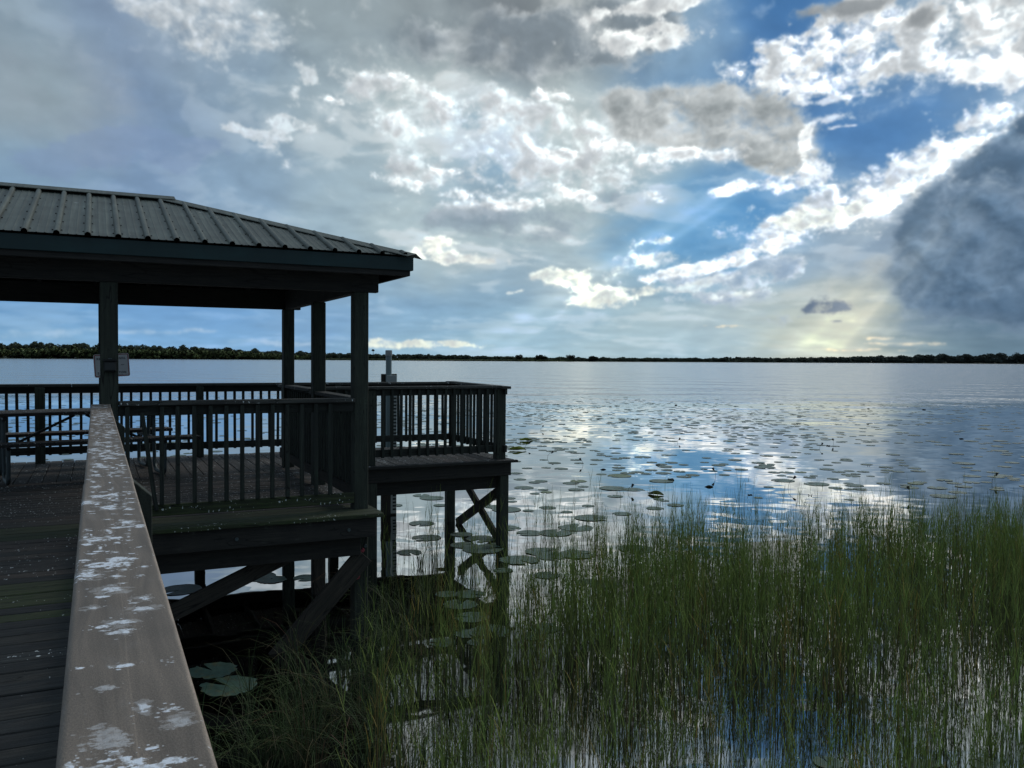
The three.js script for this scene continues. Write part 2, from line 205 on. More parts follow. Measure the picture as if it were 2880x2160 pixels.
// a box with chamfered edges; uv in metres, v along the longest side, shifted so that no two boards share their grain
const shift = rng(4711);
function board(w, h, d, c = 0.004) {
  const s = [w / 2, h / 2, d / 2], pos = [], nor = [], uv = [], L = w >= h && w >= d ? 0 : h >= d ? 1 : 2, ou = shift() * 7, ov = shift() * 7;
  const put = (p, n) => { const a = n.map(Math.abs), k = a[0] >= a[1] && a[0] >= a[2] ? 0 : a[1] >= a[2] ? 1 : 2, o = [0, 1, 2].filter((i) => i !== k), v = o.includes(L) ? L : o[1], u = o.find((i) => i !== v); pos.push(...p); nor.push(...n); uv.push(p[u] + ou + k * 0.37, p[v] + ov); };
  const face = (pts, n) => { const m = Math.hypot(...n); n = n.map((x) => x / m); const e1 = pts[1].map((x, i) => x - pts[0][i]), e2 = pts[2].map((x, i) => x - pts[0][i]), cr = [e1[1] * e2[2] - e1[2] * e2[1], e1[2] * e2[0] - e1[0] * e2[2], e1[0] * e2[1] - e1[1] * e2[0]]; if (cr[0] * n[0] + cr[1] * n[1] + cr[2] * n[2] < 0) pts = pts.slice().reverse(); for (let i = 1; i + 1 < pts.length; i++) for (const q of [pts[0], pts[i], pts[i + 1]]) put(q, n); };
  c = Math.min(c, s[0] * 0.6, s[1] * 0.6, s[2] * 0.6);
  const P = (k, sg, a, sa, b, sb, ia, ib) => { const p = [0, 0, 0]; p[k] = sg * s[k]; p[a] = sa * (s[a] - (ia ? c : 0)); p[b] = sb * (s[b] - (ib ? c : 0)); return p; };
  for (let k = 0; k < 3; k++) { const a = (k + 1) % 3, b = (k + 2) % 3; for (const g of [-1, 1]) { const n = [0, 0, 0]; n[k] = g; face([P(k, g, a, -1, b, -1, 1, 1), P(k, g, a, 1, b, -1, 1, 1), P(k, g, a, 1, b, 1, 1, 1), P(k, g, a, -1, b, 1, 1, 1)], n); } }
  for (let k = 0; k < 3; k++) { const a = (k + 1) % 3, b = (k + 2) % 3; for (const ga of [-1, 1]) for (const gb of [-1, 1]) { const n = [0, 0, 0]; n[a] = ga; n[b] = gb; const q = (ia, gk) => { const p = [0, 0, 0]; p[k] = gk * (s[k] - c); p[a] = ga * (s[a] - (ia ? 0 : c)); p[b] = gb * (s[b] - (ia ? c : 0)); return p; }; face([q(1, -1), q(1, 1), q(0, 1), q(0, -1)], n); } }
  for (const x of [-1, 1]) for (const y of [-1, 1]) for (const z of [-1, 1]) face([[x * s[0], y * (s[1] - c), z * (s[2] - c)], [x * (s[0] - c), y * s[1], z * (s[2] - c)], [x * (s[0] - c), y * (s[1] - c), z * s[2]]], [x, y, z]);
  const g = new THREE.BufferGeometry();
  g.setAttribute('position', new THREE.Float32BufferAttribute(pos, 3)); g.setAttribute('normal', new THREE.Float32BufferAttribute(nor, 3)); g.setAttribute('uv', new THREE.Float32BufferAttribute(uv, 2));
  return g;
}
// a board laid from one point to another: width across, depth in the vertical plane of the board
function beamBetween(name, a, b, w, h, material, parent, roll = 0, c = 0.004) {
  const d = b.clone().sub(a), g = board(w, h, d.length(), c), m = part(name, g, material, parent);
  m.position.copy(a).add(b).multiplyScalar(0.5); m.quaternion.setFromRotationMatrix(new THREE.Matrix4().lookAt(b, a, V3(0, 1, 0))); if (roll) m.rotateZ(roll);
  return m;
}

// ---------------------------------------------------------------- materials
function tex(w, h, f, srgb, rep) {
  const d = new Uint8Array(w * h * 4), o = [0, 0, 0];
  for (let y = 0; y < h; y++) for (let x = 0; x < w; x++) { f(x / w, y / h, o, x, y); const i = (y * w + x) * 4; d[i] = clamp(o[0], 0, 255); d[i + 1] = clamp(o[1], 0, 255); d[i + 2] = clamp(o[2], 0, 255); d[i + 3] = 255; }
  const t = new THREE.DataTexture(d, w, h); t.wrapS = t.wrapT = THREE.RepeatWrapping; t.magFilter = THREE.LinearFilter; if (srgb) t.colorSpace = THREE.SRGBColorSpace; if (rep) t.repeat.set(...rep); t.needsUpdate = true; return t;
}
// seamless noise: blends the lattice noise with its own shifted copy along both edges
const tile = (f) => (u, v) => { const a = sstep(0, 1, u), b = sstep(0, 1, v); return mix(mix(f(u, v), f(u - 1, v), a), mix(f(u, v - 1), f(u - 1, v - 1), a), b); };
function wood(seed, base, dark, stain, stainShare, opt = {}) {
  const W = 320, H = 768, grain = tile((u, v) => fbm(u * 46 + seed, v * 2.2 + seed * 3 + 0.6 * noise(u * 6 + seed, v * 3), 4)), blot = tile((u, v) => fbm(u * 5 + seed * 7, v * 6 + seed, 5, 0.62)), broad = tile((u, v) => fbm(u * 2 + seed * 5, v * 1.6 + 2 * seed, 3)), fine = tile((u, v) => noise(u * 150 + seed, v * 150)), crack = tile((u, v) => noise(u * 22 + seed + 0.8 * noise(u * 4, v * 4 + seed), v * 0.9 + seed));
  const spots = tile((u, v) => fbm(u * 26 + seed * 3, v * 40 + 5, 3));
  const bump = new Float32Array(W * H);
  const map = tex(W, H, (u, v, o, x, y) => {
    const g = grain(u, v), b = blot(u, v), br = broad(u, v), cr = sstep(0.05, 0.0, Math.abs(crack(u, v))) * sstep(-0.1, 0.4, br + 0.2), f = fine(u, v);
    const k = clamp(0.5 + 1.1 * g + 0.35 * b), m = 1 + 0.3 * br + 0.16 * f;
    const st = sstep(0.02, 0.34, b + 0.3 * br - 0.3 + stainShare) * (0.75 + 0.4 * f), dr = opt.droppings ? sstep(0.43 - opt.droppings, 0.5 - opt.droppings, spots(u, v) + 0.3 * br) : 0;
    for (let c = 0; c < 3; c++) { let q = mix(dark[c], base[c], k) * m * 1.07; q = mix(q, stain[c] * (0.8 + 0.5 * g + 0.3 * f), clamp(st)); q *= 1 - 0.75 * cr; q = mix(q, [205, 211, 212][c] * (1 + 0.2 * f), clamp(dr)); o[c] = q; }
    bump[y * W + x] = 0.55 + 0.5 * g - 0.5 * cr + 0.1 * f;
  }, true);
  const b = tex(W, H, (u, v, o, x, y) => { o[0] = o[1] = o[2] = 255 * clamp(bump[y * W + x]); });
  return new THREE.MeshStandardMaterial({ map, bumpMap: b, bumpScale: opt.bump ?? 0.0025, roughness: opt.rough ?? 0.86 });
}
const M = {};
M.post = wood(3.1, [58, 64, 54], [33, 38, 33], [66, 86, 70], 0.14);
M.rail = wood(7.7, [46, 50, 45], [26, 29, 27], [50, 64, 54], 0.1);
M.baluster = wood(11.3, [48, 54, 47], [26, 31, 28], [54, 74, 58], 0.12);
M.cap = wood(13.9, [72, 72, 68], [44, 45, 43], [84, 90, 88], 0.08, { droppings: 0.06 });
M.beam = wood(17.2, [50, 48, 44], [28, 28, 27], [82, 90, 84], 0.06);
M.brown = wood(19.8, [62, 57, 50], [36, 34, 31], [44, 54, 42], 0.08);
M.deck = [0, 1, 2].map((i) => wood(23.3 + i * 4.1, [[74, 70, 66], [64, 62, 60], [80, 72, 66]][i], [[42, 41, 40], [36, 36, 36], [46, 42, 40]][i], [58, 62, 52], 0.0, { droppings: 0.155 - 0.02 * i, bump: 0.004 }));
M.walk = [0, 1, 2].map((i) => wood(61.3 + i * 4.1, [[54, 56, 56], [46, 48, 49], [60, 60, 57]][i], [[28, 30, 31], [24, 26, 27], [32, 32, 31]][i], [44, 54, 44], 0.0, { droppings: -0.02, bump: 0.005 }));
M.moss = wood(41.7, [58, 66, 40], [36, 42, 28], [52, 70, 32], 0.3, { droppings: 0.07, bump: 0.004 });
M.wet = wood(47.1, [30, 30, 28], [17, 18, 18], [26, 34, 26], 0.12, { rough: 0.6 });
for (const k of ['metal']) void k;
M.roof = (() => {
  const streak = tile((u, v) => fbm(u * 30, v * 1.5, 4)), mott = tile((u, v) => fbm(u * 6 + 3, v * 6, 5)), sp = tile((u, v) => fbm(u * 12 + 9, v * 14 + 3, 3));
  const map = tex(512, 512, (u, v, o) => { const s = 1 + 0.4 * streak(u, v) + 0.32 * mott(u, v), d = sstep(0.4, 0.47, sp(u, v)) * 0.8; o[0] = mix(86 * s, 150, d); o[1] = mix(92 * s, 156, d); o[2] = mix(86 * s, 154, d); }, true);
  return new THREE.MeshStandardMaterial({ map, roughness: 0.55, metalness: 0.25 });
})();
M.trim = new THREE.MeshStandardMaterial({ color: 0x12383a, roughness: 0.5, metalness: 0.15 });
M.trim.map = (() => { const a = tile((u, v) => fbm(u * 4, v * 4, 5)), b = tile((u, v) => fbm(u * 14 + 4, v * 3, 4)); return tex(256, 256, (u, v, o) => { const s = 205 * (1 + 0.25 * a(u, v) + 0.2 * b(u, v)); o[0] = s; o[1] = s; o[2] = s; }, true); })();
M.steel = new THREE.MeshStandardMaterial({ color: 0x525c5e, roughness: 0.5, metalness: 0.6 });
M.dark = new THREE.MeshStandardMaterial({ color: 0x0d1112, roughness: 0.55 });
M.screw = new THREE.MeshStandardMaterial({ color: 0x25292a, roughness: 0.6 });

// ---------------------------------------------------------------- water, far land
// Height field of many short waves; periodic over the tile. Returns a normal map.
function waveNormals(W, H, sx, sy, waves, amp) {
  const hgt = new Float32Array(W * H);
  for (const w of waves) { // separable sums keep this cheap
    const cx = new Float32Array(W), sxn = new Float32Array(W), cy = new Float32Array(H), syn = new Float32Array(H);
    for (let i = 0; i < W; i++) { const a = 2 * Math.PI * w[0] * i / W + w[2]; cx[i] = Math.cos(a); sxn[i] = Math.sin(a); }
    for (let j = 0; j < H; j++) { const a = 2 * Math.PI * w[1] * j / H; cy[j] = Math.cos(a) * w[3]; syn[j] = Math.sin(a) * w[3]; }
    for (let j = 0; j < H; j++) { const c = cy[j], s = syn[j], o = j * W; for (let i = 0; i < W; i++) hgt[o + i] += cx[i] * c - sxn[i] * s; }
  }
  const d = new Uint8Array(W * H * 4), dx = sx / W, dy = sy / H;
  for (let j = 0; j < H; j++) for (let i = 0; i < W; i++) {
    const a = amp ? amp(i / W, j / H) : 1, gx = a * (hgt[j * W + (i + 1) % W] - hgt[j * W + (i + W - 1) % W]) / (2 * dx), gy = a * (hgt[((j + 1) % H) * W + i] - hgt[((j + H - 1) % H) * W + i]) / (2 * dy), m = 1 / Math.hypot(gx, gy, 1), k = (j * W + i) * 4;
    d[k] = 127.5 - 127.5 * gx * m; d[k + 1] = 127.5 - 127.5 * gy * m; d[k + 2] = 127.5 + 127.5 * m; d[k + 3] = 255;
  }
  const t = new THREE.DataTexture(d, W, H); t.wrapS = t.wrapT = THREE.RepeatWrapping; t.magFilter = THREE.LinearFilter; t.needsUpdate = true; return t;
}
function waveSet(seed, n, sx, sy, lMin, lMax, slope, wind, spread) {
  const r = rng(seed), out = [];
  for (let i = 0; i < n; i++) {
    const L = lMin * Math.pow(lMax / lMin, r()), a = wind + (r() + r() - 1) * spread, kx = Math.round(Math.cos(a) * sx / L), ky = Math.round(Math.sin(a) * sy / L); if (!kx && !ky) continue;
    const len = 1 / Math.hypot(kx / sx, ky / sy); out.push([kx, ky, r() * 6.283, slope * len / (2 * Math.PI) * Math.sqrt(2 / n) * (0.6 + 0.8 * r())]);
  }
  return out;
}
// the sheet of water near the pier: 90 m deep, 150 m wide, calm among the pads, ruffled by the wind farther out
const NW = 150, ND = 90, waterGeo = new THREE.PlaneGeometry(NW, ND, 1, 1).rotateX(-Math.PI / 2).translate(0, 0, -ND / 2 + 12);
const waterMat = (normalMap, s, rough) => new THREE.MeshPhysicalMaterial({ color: new THREE.Color().setRGB(0.46, 0.46, 0.45), metalness: 1, roughness: rough, normalMap, normalScale: new THREE.Vector2(s, s) });
const WIND = 1.15;
const ruffle = (u, v) => { const fwd = v * ND - 12, side = (u - 0.5) * NW, n = fbm(side * 0.05, fwd * 0.07 + 4, 4), edge = 52 + 16 * n + 0.1 * Math.abs(side - 5); return sstep(edge - 14, edge + 10, fwd); };
const nearNormals = waveNormals(2048, 2048, NW, ND, [...waveSet(5, 46, NW, ND, 0.35, 1.1, 0.17, WIND, 2.4), ...waveSet(6, 24, NW, ND, 1.1, 4, 0.12, WIND, 1.6), ...waveSet(7, 24, NW, ND, 4, 14, 0.1, WIND + 0.2, 1.2)], (u, v) => mix(0.022 + 0.035 * sstep(-0.1, 0.5, fbm((u - 0.5) * NW * 0.09 + 9, (v * ND - 12) * 0.3, 3)), 0.6, ruffle(u, v)));
const waterMaterial = waterMat(nearNormals, 1, 1);
waterMaterial.roughnessMap = tex(512, 512, (u, v, o) => { o[0] = o[1] = o[2] = 255 * mix(0.02, 0.17, ruffle(u, v)); });
const water = structure('water', waterGeo, waterMaterial); water.rotation.y = -26 * D2R;
const lakeShape = new THREE.Shape([[-5200, -200], [5200, -200], [5200, 5200], [-5200, 5200]].map((p) => new THREE.Vector2(...p)));
lakeShape.holes.push(new THREE.Path([[-NW / 2, -12], [NW / 2, -12], [NW / 2, ND - 12], [-NW / 2, ND - 12]].map((p) => new THREE.Vector2(...p))));
const lakeGeo = new THREE.ShapeGeometry(lakeShape).rotateX(-Math.PI / 2);
{ const p = lakeGeo.attributes.position, uv = new Float32Array(p.count * 2); for (let i = 0; i < p.count; i++) { uv[i * 2] = p.getX(i) / 60; uv[i * 2 + 1] = -p.getZ(i) / 60; } lakeGeo.setAttribute('uv', new THREE.BufferAttribute(uv, 2)); }
const lake = structure('lake', lakeGeo, waterMat(waveNormals(1024, 1024, 60, 60, [...waveSet(15, 46, 60, 60, 0.35, 1.1, 0.17, WIND, 2.4), ...waveSet(16, 30, 60, 60, 1.1, 5, 0.12, WIND, 1.6), ...waveSet(17, 24, 60, 60, 4, 14, 0.1, WIND + 0.2, 1.2)]), 0.6, 0.17)); lake.rotation.y = -26 * D2R;

// ---------------------------------------------------------------- the pier: heights and lines (x to the right along the gazebo front, z away along the boardwalk)
const DECK = 1.26, CAP = 2.33, R = rng(20);
const pick = (a) => a[Math.floor(R() * a.length)];

// boardwalk: boards across the walk
{
  const t = thing('boardwalk', 'dark weathered boardwalk of cross planks leading up to the gazebo', 'boardwalk', [0, 0, 0]);
  for (let z = 1.2; z > -7.6; z -= 0.146) { const p = part('plank', board(1.86, 0.038, 0.14, 0.005), z < -6.3 ? pick(M.deck) : z < -5.0 && R() < 0.55 ? M.moss : pick(M.walk), t, [-0.83 + (R() - 0.5) * 0.02, DECK - 0.019 + (R() - 0.5) * 0.004, z - 0.07]); p.rotation.set((R() - 0.5) * 0.012, (R() - 0.5) * 0.006, (R() - 0.5) * 0.004); }
  for (const x of [-1.65, -0.83, 0.02]) part('joist', board(0.05, 0.19, 8.7, 0.004), M.beam, t, [x, DECK - 0.135, -3.1]);
  for (const x of [-1.6, 0.0]) for (const z of [-0.6, -4.2]) part('pile', board(0.15, 2.2, 0.15, 0.01), M.wet, t, [x, DECK - 1.33, z]);
}
// gazebo floor, walking boards across, mossy towards its front edge
{
  const t = thing('gazebo_deck', 'timber deck under the gazebo, mossy green along its front edge', 'deck', [0, 0, 0]);
  let z = -7.7, i = 0;
  while (z > -11.05) { const w = 0.14; const p = part('plank', board(5.7, 0.038, w, 0.005), i < 3 ? M.moss : i < 5 && R() < 0.6 ? M.moss : pick(M.deck), t, [-0.42 + (R() - 0.5) * 0.02, DECK - 0.019 + (R() - 0.5) * 0.005, z - w / 2]); p.rotation.set((R() - 0.5) * 0.012, (R() - 0.5) * 0.003, 0); z -= w + 0.006; i++; }
  part('rim_board', board(5.62, 0.185, 0.045, 0.004), M.beam, t, [-0.45, DECK - 0.131, -7.76]);
  part('rim_board', board(0.045, 0.185, 3.24, 0.004), M.beam, t, [2.36, DECK - 0.131, -9.405]);
  for (const z of [-7.9, -9.76, -11.0]) part('beam', board(5.5, 0.19, 0.09, 0.005), M.beam, t, [-0.5, DECK - 0.32, z]);
  for (let x = -3; x < 2.3; x += 0.6) part('joist', board(0.045, 0.18, 3.2, 0.003), M.beam, t, [x, DECK - 0.132, -9.405]);
  for (const x of [-2.1, 0.1, 2.29]) for (const z of [-8.06, -9.76]) part('pile', board(0.14, 2.6, 0.14, 0.008), x > 2 && z < -9 ? M.brown : M.post, t, [x, DECK - 0.04 - 1.3 - 0.185, z]);
  for (const [x, y] of [[2.27, 0.97], [2.33, 0.9], [1.1, 1.12], [0.2, 1.12], [-0.9, 1.12], [2.1, 1.12]]) part('bolt', new THREE.CylinderGeometry(0.016, 0.018, 0.014, 10).rotateX(Math.PI / 2), M.steel, t, [x, y, y > 1 ? -7.733 : -7.98]);
  beamBetween('brace', V3(2.3, 0.83, -7.92), V3(1.42, -0.12, -7.92), 0.045, 0.19, M.brown, t);
  beamBetween('brace', V3(1.75, 0.93, -8.05), V3(0.1, 0.24, -8.05), 0.045, 0.15, M.brown, t);
}
// the wide platform behind, its boards running away from the walk
{
  const t = thing('viewing_platform', 'low timber viewing platform reaching out over the lake beside the gazebo', 'platform', [0, 0, 0]);
  for (let x = -3.2; x < 5.42; x += 0.1465) { const p = part('plank', board(0.14, 0.038, 2.28, 0.005), pick(M.deck), t, [x + 0.07, DECK - 0.019 + (R() - 0.5) * 0.005, -12.2 + (R() - 0.5) * 0.02]); p.rotation.set((R() - 0.5) * 0.003, (R() - 0.5) * 0.003, (R() - 0.5) * 0.015); }
  part('rim_board', board(3.02, 0.19, 0.045, 0.004), M.beam, t, [3.89, DECK - 0.134, -11.1]);
  part('rim_board', board(8.6, 0.19, 0.045, 0.004), M.beam, t, [1.1, DECK - 0.134, -13.3]);
  part('rim_board', board(0.045, 0.19, 2.15, 0.004), M.beam, t, [5.378, DECK - 0.134, -12.2]);
  part('edge_board', board(3.05, 0.036, 0.06, 0.004), M.beam, t, [3.95, DECK - 0.02, -11.03]);
  for (const z of [-11.25, -13.15]) part('beam', board(8.4, 0.19, 0.09, 0.005), M.beam, t, [1.1, DECK - 0.33, z]);
  for (let x = -2.8; x < 5.3; x += 0.6) part('joist', board(0.045, 0.18, 2.1, 0.003), M.beam, t, [x, DECK - 0.13, -12.2]);
  for (const x of [-0.68, 1.35, 3.33, 5.3]) for (const z of [-11.16, -13.2]) { if (z > -12 && x < 3) continue; part('pile', board(0.14, 2.4, 0.14, 0.008), M.post, t, [x, DECK - 0.23 - 1.2, z]); }
  part('pile', board(0.14, 2.4, 0.14, 0.008), M.post, t, [2.29, DECK - 0.23 - 1.2, -11.47]);
  beamBetween('brace', V3(5.40, 0.84, -13.05), V3(5.40, -0.02, -11.45), 0.045, 0.14, M.brown, t);
  beamBetween('brace', V3(5.35, 0.80, -11.3), V3(5.35, 0.0, -13.0), 0.045, 0.14, M.brown, t);
}

// ---------------------------------------------------------------- railings
function railing(name, label, a, b, o) {
  const t = thing(name, label, 'railing', [a[0], DECK, a[1]], o.group), dx = b[0] - a[0], dz = b[1] - a[1], L = Math.hypot(dx, dz); t.rotation.y = -Math.atan2(dz, dx);
  const top = CAP - DECK, cw = o.cw ?? 0.14, inset = o.inset ?? 0;
  const caps = o.caps ?? [[0, L]];
  caps.forEach(([p, q], i) => { const m = part('cap_board', board(q - p - 0.004, 0.038, cw, 0.005), M.cap, t, [(p + q) / 2, top - 0.019 + (o.capDrop?.[i] ?? 0), 0]); m.rotation.z = o.capTilt?.[i] ?? 0; });
  part('top_rail', board(L, 0.088, 0.038, 0.004), M.rail, t, [L / 2, top - 0.083, 0]);
  part('bottom_rail', board(L, o.bh ?? 0.088, 0.038, 0.004), o.bm ?? M.rail, t, [L / 2, o.by ?? 0.16, o.bz ?? 0]);
  const low = o.low ?? 0.13, n = Math.floor((L - 0.1) / (o.step ?? 0.135)), side = o.side ?? 1;
  for (let i = 0; i < n; i++) {
    const x = (o.start ?? 0.12) + i * (o.step ?? 0.135); if (x > L - 0.03 || o.skip?.(x)) continue;
    const m = part('baluster', board(0.036, top - 0.045 - low, 0.036, 0.003), M.baluster, t, [x + (R() - 0.5) * 0.01, (top - 0.045 + low) / 2, side * 0.038]); m.rotation.set((R() - 0.5) * 0.008, (R() - 0.5) * 0.1, (R() - 0.5) * 0.012);
    if (o.loose && Math.abs(x - o.loose) < (o.step ?? 0.135) / 2) { m.rotation.z = 0.13; m.position.x += 0.03; m.position.y -= 0.05; }
  }
  for (const p of o.posts ?? []) { const h = p[1] ?? top - 0.04; part('post', board(p[3] ?? 0.09, h, p[3] ?? 0.09, 0.006), M.post, t, [p[0], h / 2 + (p[4] ?? 0) / 2, p[2] ?? 0]); }
  return t;
}
railing('deck_railing', 'dark baluster railing across the gazebo front with one loose leaning baluster', [0.17, -8.02], [2.22, -8.02], { by: 0.115, bh: 0.1, bm: M.moss, low: 0.165, bz: 0.02, step: 0.1345, start: 0.07, side: 1, loose: 0.2, caps: [[0, 2.05]] });
railing('deck_railing', 'weathered side railing between the gazebo corner posts, seen nearly edge on', [2.3, -8.14], [2.3, -11.9], { by: 0.15, bh: 0.14, bm: M.brown, low: 0.2, bz: -0.02, step: 0.127, side: -1, caps: [[0, 1.85], [1.85, 3.75]], capDrop: [0, 0.02], skip: (x) => Math.abs(x - 1.62) < 0.1 || Math.abs(x - 3.33) < 0.1 });
railing('deck_railing', 'long dark baluster railing along the lake side of the platform', [-3.2, -13.12], [5.36, -13.12], { by: 0.165, bh: 0.1, low: 0.1, step: 0.127, start: 0.09, side: -1, posts: [[2.52, 0, 0.03, 0.12], [4.55, 0, 0.03, 0.1], [6.57, 0, 0.03, 0.1], [8.5, 0, 0.02, 0.1]].map((p) => [p[0], CAP - DECK - 0.045, p[2], p[3]]), skip: (x) => [2.52, 4.55, 6.57, 8.5].some((p) => Math.abs(x - p) < 0.08), caps: [[0, 2.9], [2.9, 5.6], [5.6, 8.58]] });
railing('deck_railing', 'short baluster railing on the platform front facing the reeds', [2.36, -11.16], [5.3, -11.16], { by: 0.16, bh: 0.1, low: 0.1, step: 0.1285, start: 0.1, side: 1, posts: [[0.97, CAP - DECK - 0.05, 0.0, 0.1], [2.9, CAP - DECK - 0.04, -0.03, 0.14]], skip: (x) => Math.abs(x - 0.97) < 0.09 || x > 2.8, caps: [[0, 2.9]] });
railing('deck_railing', 'baluster railing on the outer end of the platform above the crossed braces', [5.3, -11.05], [5.3, -13.16], { by: 0.16, bh: 0.1, low: 0.1, step: 0.13, start: 0.16, side: -1, posts: [[2.05, CAP - DECK - 0.04, 0, 0.1]], caps: [[-0.02, 2.2]], capTilt: [0.008] });

// the handrail of the boardwalk, just beside the viewer
{
  const t = thing('boardwalk_handrail', 'brown boardwalk handrail with a broad flat cap splashed by white bird droppings', 'handrail', [0.033, CAP, 0]);
  const capMat = (seed, len, z0) => {
    const W = 256, H = 2048, r = rng(seed), spl = [];
    const add = (v, u, ru, rv, a, n) => spl.push([v, u, ru, rv, a, n]);
    // droppings lie in drifts; sizes in metres
    let z = z0; while (z < z0 + len) { const dense = DRIFT.reduce((m, d) => Math.max(m, (1 - Math.abs(z - d[0]) / d[1]) * d[2] * 1.25), 0.12); if (r() < dense) { const k = r(); add(z, 0.012 + 0.115 * r(), 0.004 + 0.016 * r() * r() + (k > 0.9 ? 0.012 : 0), 0.004 + 0.022 * r() * r() + (k > 0.9 ? 0.02 : 0), 0.75 + 0.25 * r(), r() * 90); } z += 0.008; }
    if (z0 < 1) for (const q of BIG) add(...q, r() * 90);
    const cell = spl.flatMap((s) => [s, ...Array.from({ length: 7 }, () => { const a = r() * 6.283, q = 1.1 + 1.3 * r(), k = 0.0012 + 0.0028 * r() * r(); return [s[0] + Math.sin(a) * q * s[3], clamp(s[1] + Math.cos(a) * q * s[2], 0.004, 0.136), k, k * 0.8, 0.8 * s[4], r() * 90]; }), ...(r() < 0.4 ? [[s[0] + 0.01 * (r() - 0.5), s[1], s[2] * 1.8, s[3] * 1.5, 0.28, r() * 90]] : [])]), cov = new Float32Array(W * H);
    for (const s of cell) {
      const y0 = Math.max(0, Math.floor((s[0] - s[3] * 2.4 - z0) / len * H)), y1 = Math.min(H - 1, Math.ceil((s[0] + s[3] * 2.4 - z0) / len * H)), x0 = Math.max(0, Math.floor((s[1] - s[2] * 2.4) / 0.14 * W)), x1 = Math.min(W - 1, Math.ceil((s[1] + s[2] * 2.4) / 0.14 * W));
      for (let y = y0; y <= y1; y++) for (let x = x0; x <= x1; x++) {
        const mz = z0 + y / H * len, mx = x / W * 0.14, du = (mx - s[1]) / s[2], dv = (mz - s[0] + 0.12 * (mx - s[1])) / s[3], q = 0.8 - du * du - dv * dv + 2.1 * fbm(mx * 42 + s[5], mz * 70, 5, 0.62), a = sstep(0.1, 0.5, q) * s[4] * (0.6 + 0.55 * sstep(-0.5, 0.1, fbm(mx * 130 + 7, mz * 130 + s[5], 3)));
        cov[y * W + x] = Math.max(cov[y * W + x], Math.min(1, a));
      }
    }
    const bump = new Float32Array(W * H);
    const map = tex(W, H, (u, v, o, x, y) => {
      const mx = u * 0.14, mz = z0 + v * len, arch = fbm(mx * 70 + 1.4 * noise(mx * 14, mz * 3), (mz + 2.4 * (mx - 0.05) ** 2 * 40) * 1.6, 4), f = noise(mx * 900, mz * 420), b = fbm(mx * 16, mz * 5 + seed, 4), c = cov[y * W + x], line = sstep(0.0012, 0.0004, Math.abs(mx - 0.071 - 0.0016 * noise(mz * 3, 2))) * 0.12, wash = sstep(0.1, 0.5, fbm(mx * 24 + 3, mz * 9 + seed, 4)) * 0.14, s = (1 + 0.4 * sstep(0.945, 0.985, u + 0.012 * noise(mz * 14, 7))) * (1 + 0.2 * arch + 0.14 * b + 0.2 * f + 0.1 * noise(mx * 420, mz * 210)) * (1 + line);  // right edge lightened: a bright edge highlight painted into the cap colour
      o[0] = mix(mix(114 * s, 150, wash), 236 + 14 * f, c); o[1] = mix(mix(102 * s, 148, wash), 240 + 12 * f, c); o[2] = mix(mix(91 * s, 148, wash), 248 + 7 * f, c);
      bump[y * W + x] = clamp(0.4 + 0.3 * arch + 0.08 * f + 0.4 * c);
    }, true);
    const bm = tex(W, H, (u, v, o, x, y) => { o[0] = o[1] = o[2] = 255 * bump[y * W + x]; });
    return new THREE.MeshStandardMaterial({ map, bumpMap: bm, bumpScale: 0.0012, roughness: 0.6 });
  };
  const DRIFT = [[7.2, 0.5, 0.5], [6.2, 0.9, 0.95], [4.9, 0.8, 0.6], [3.9, 0.7, 0.8], [3.2, 0.5, 0.7], [2.55, 0.35, 0.95], [2.05, 0.3, 0.85], [1.75, 0.16, 0.6], [1.5, 0.12, 0.3], [1.2, 0.1, 0.2], [0.9, 0.1, 0.25]];
  const BIG = [[0.86, 0.075, 0.026, 0.03, 0.95], [0.87, 0.1, 0.022, 0.012, 0.85], [0.9, 0.052, 0.017, 0.02, 0.9], [0.94, 0.045, 0.026, 0.03, 0.45], [0.97, 0.04, 0.022, 0.025, 0.4], [0.88, 0.032, 0.02, 0.014, 0.6], [0.965, 0.115, 0.014, 0.016, 0.5], [1.1, 0.045, 0.016, 0.01, 0.5], [1.17, 0.068, 0.012, 0.009, 0.95], [1.36, 0.065, 0.02, 0.018, 0.8], [1.32, 0.062, 0.022, 0.016, 0.75], [1.42, 0.1, 0.017, 0.014, 0.75], [1.46, 0.09, 0.01, 0.01, 0.6], [1.52, 0.045, 0.012, 0.012, 0.9], [1.75, 0.05, 0.045, 0.035, 1.0], [1.79, 0.075, 0.035, 0.022, 0.95], [2.0, 0.07, 0.022, 0.016, 0.9], [2.12, 0.085, 0.03, 0.014, 0.85], [2.62, 0.05, 0.045, 0.02, 0.9]];
  const profile = new THREE.Shape(), w = 0.0705, h = 0.038, c = 0.009; // rounded upper edges
  profile.moveTo(-w, -h); profile.lineTo(w, -h); profile.lineTo(w, -c); profile.absarc(w - c, -c, c, 0, Math.PI / 2); profile.lineTo(-w + c, 0); profile.absarc(-w + c, -c, c, Math.PI / 2, Math.PI); profile.lineTo(-w, -h);
  const capGeo = (len) => { const g = new THREE.ExtrudeGeometry(profile, { depth: len, bevelEnabled: false, curveSegments: 6 }).translate(0, 0, -len), p = g.attributes.position, uv = g.attributes.uv; for (let i = 0; i < p.count; i++) uv.setXY(i, clamp((p.getX(i) + w) / (2 * w), 0.004, 0.996), clamp(-p.getZ(i) / len, 0.001, 0.999)); return g; };
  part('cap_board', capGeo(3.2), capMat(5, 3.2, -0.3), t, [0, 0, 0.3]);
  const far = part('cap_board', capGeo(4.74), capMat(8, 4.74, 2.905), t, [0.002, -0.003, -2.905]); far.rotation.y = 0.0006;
  part('side_rail', board(0.038, 0.14, 8.2, 0.004), M.rail, t, [0.035, -0.12, -3.7]);
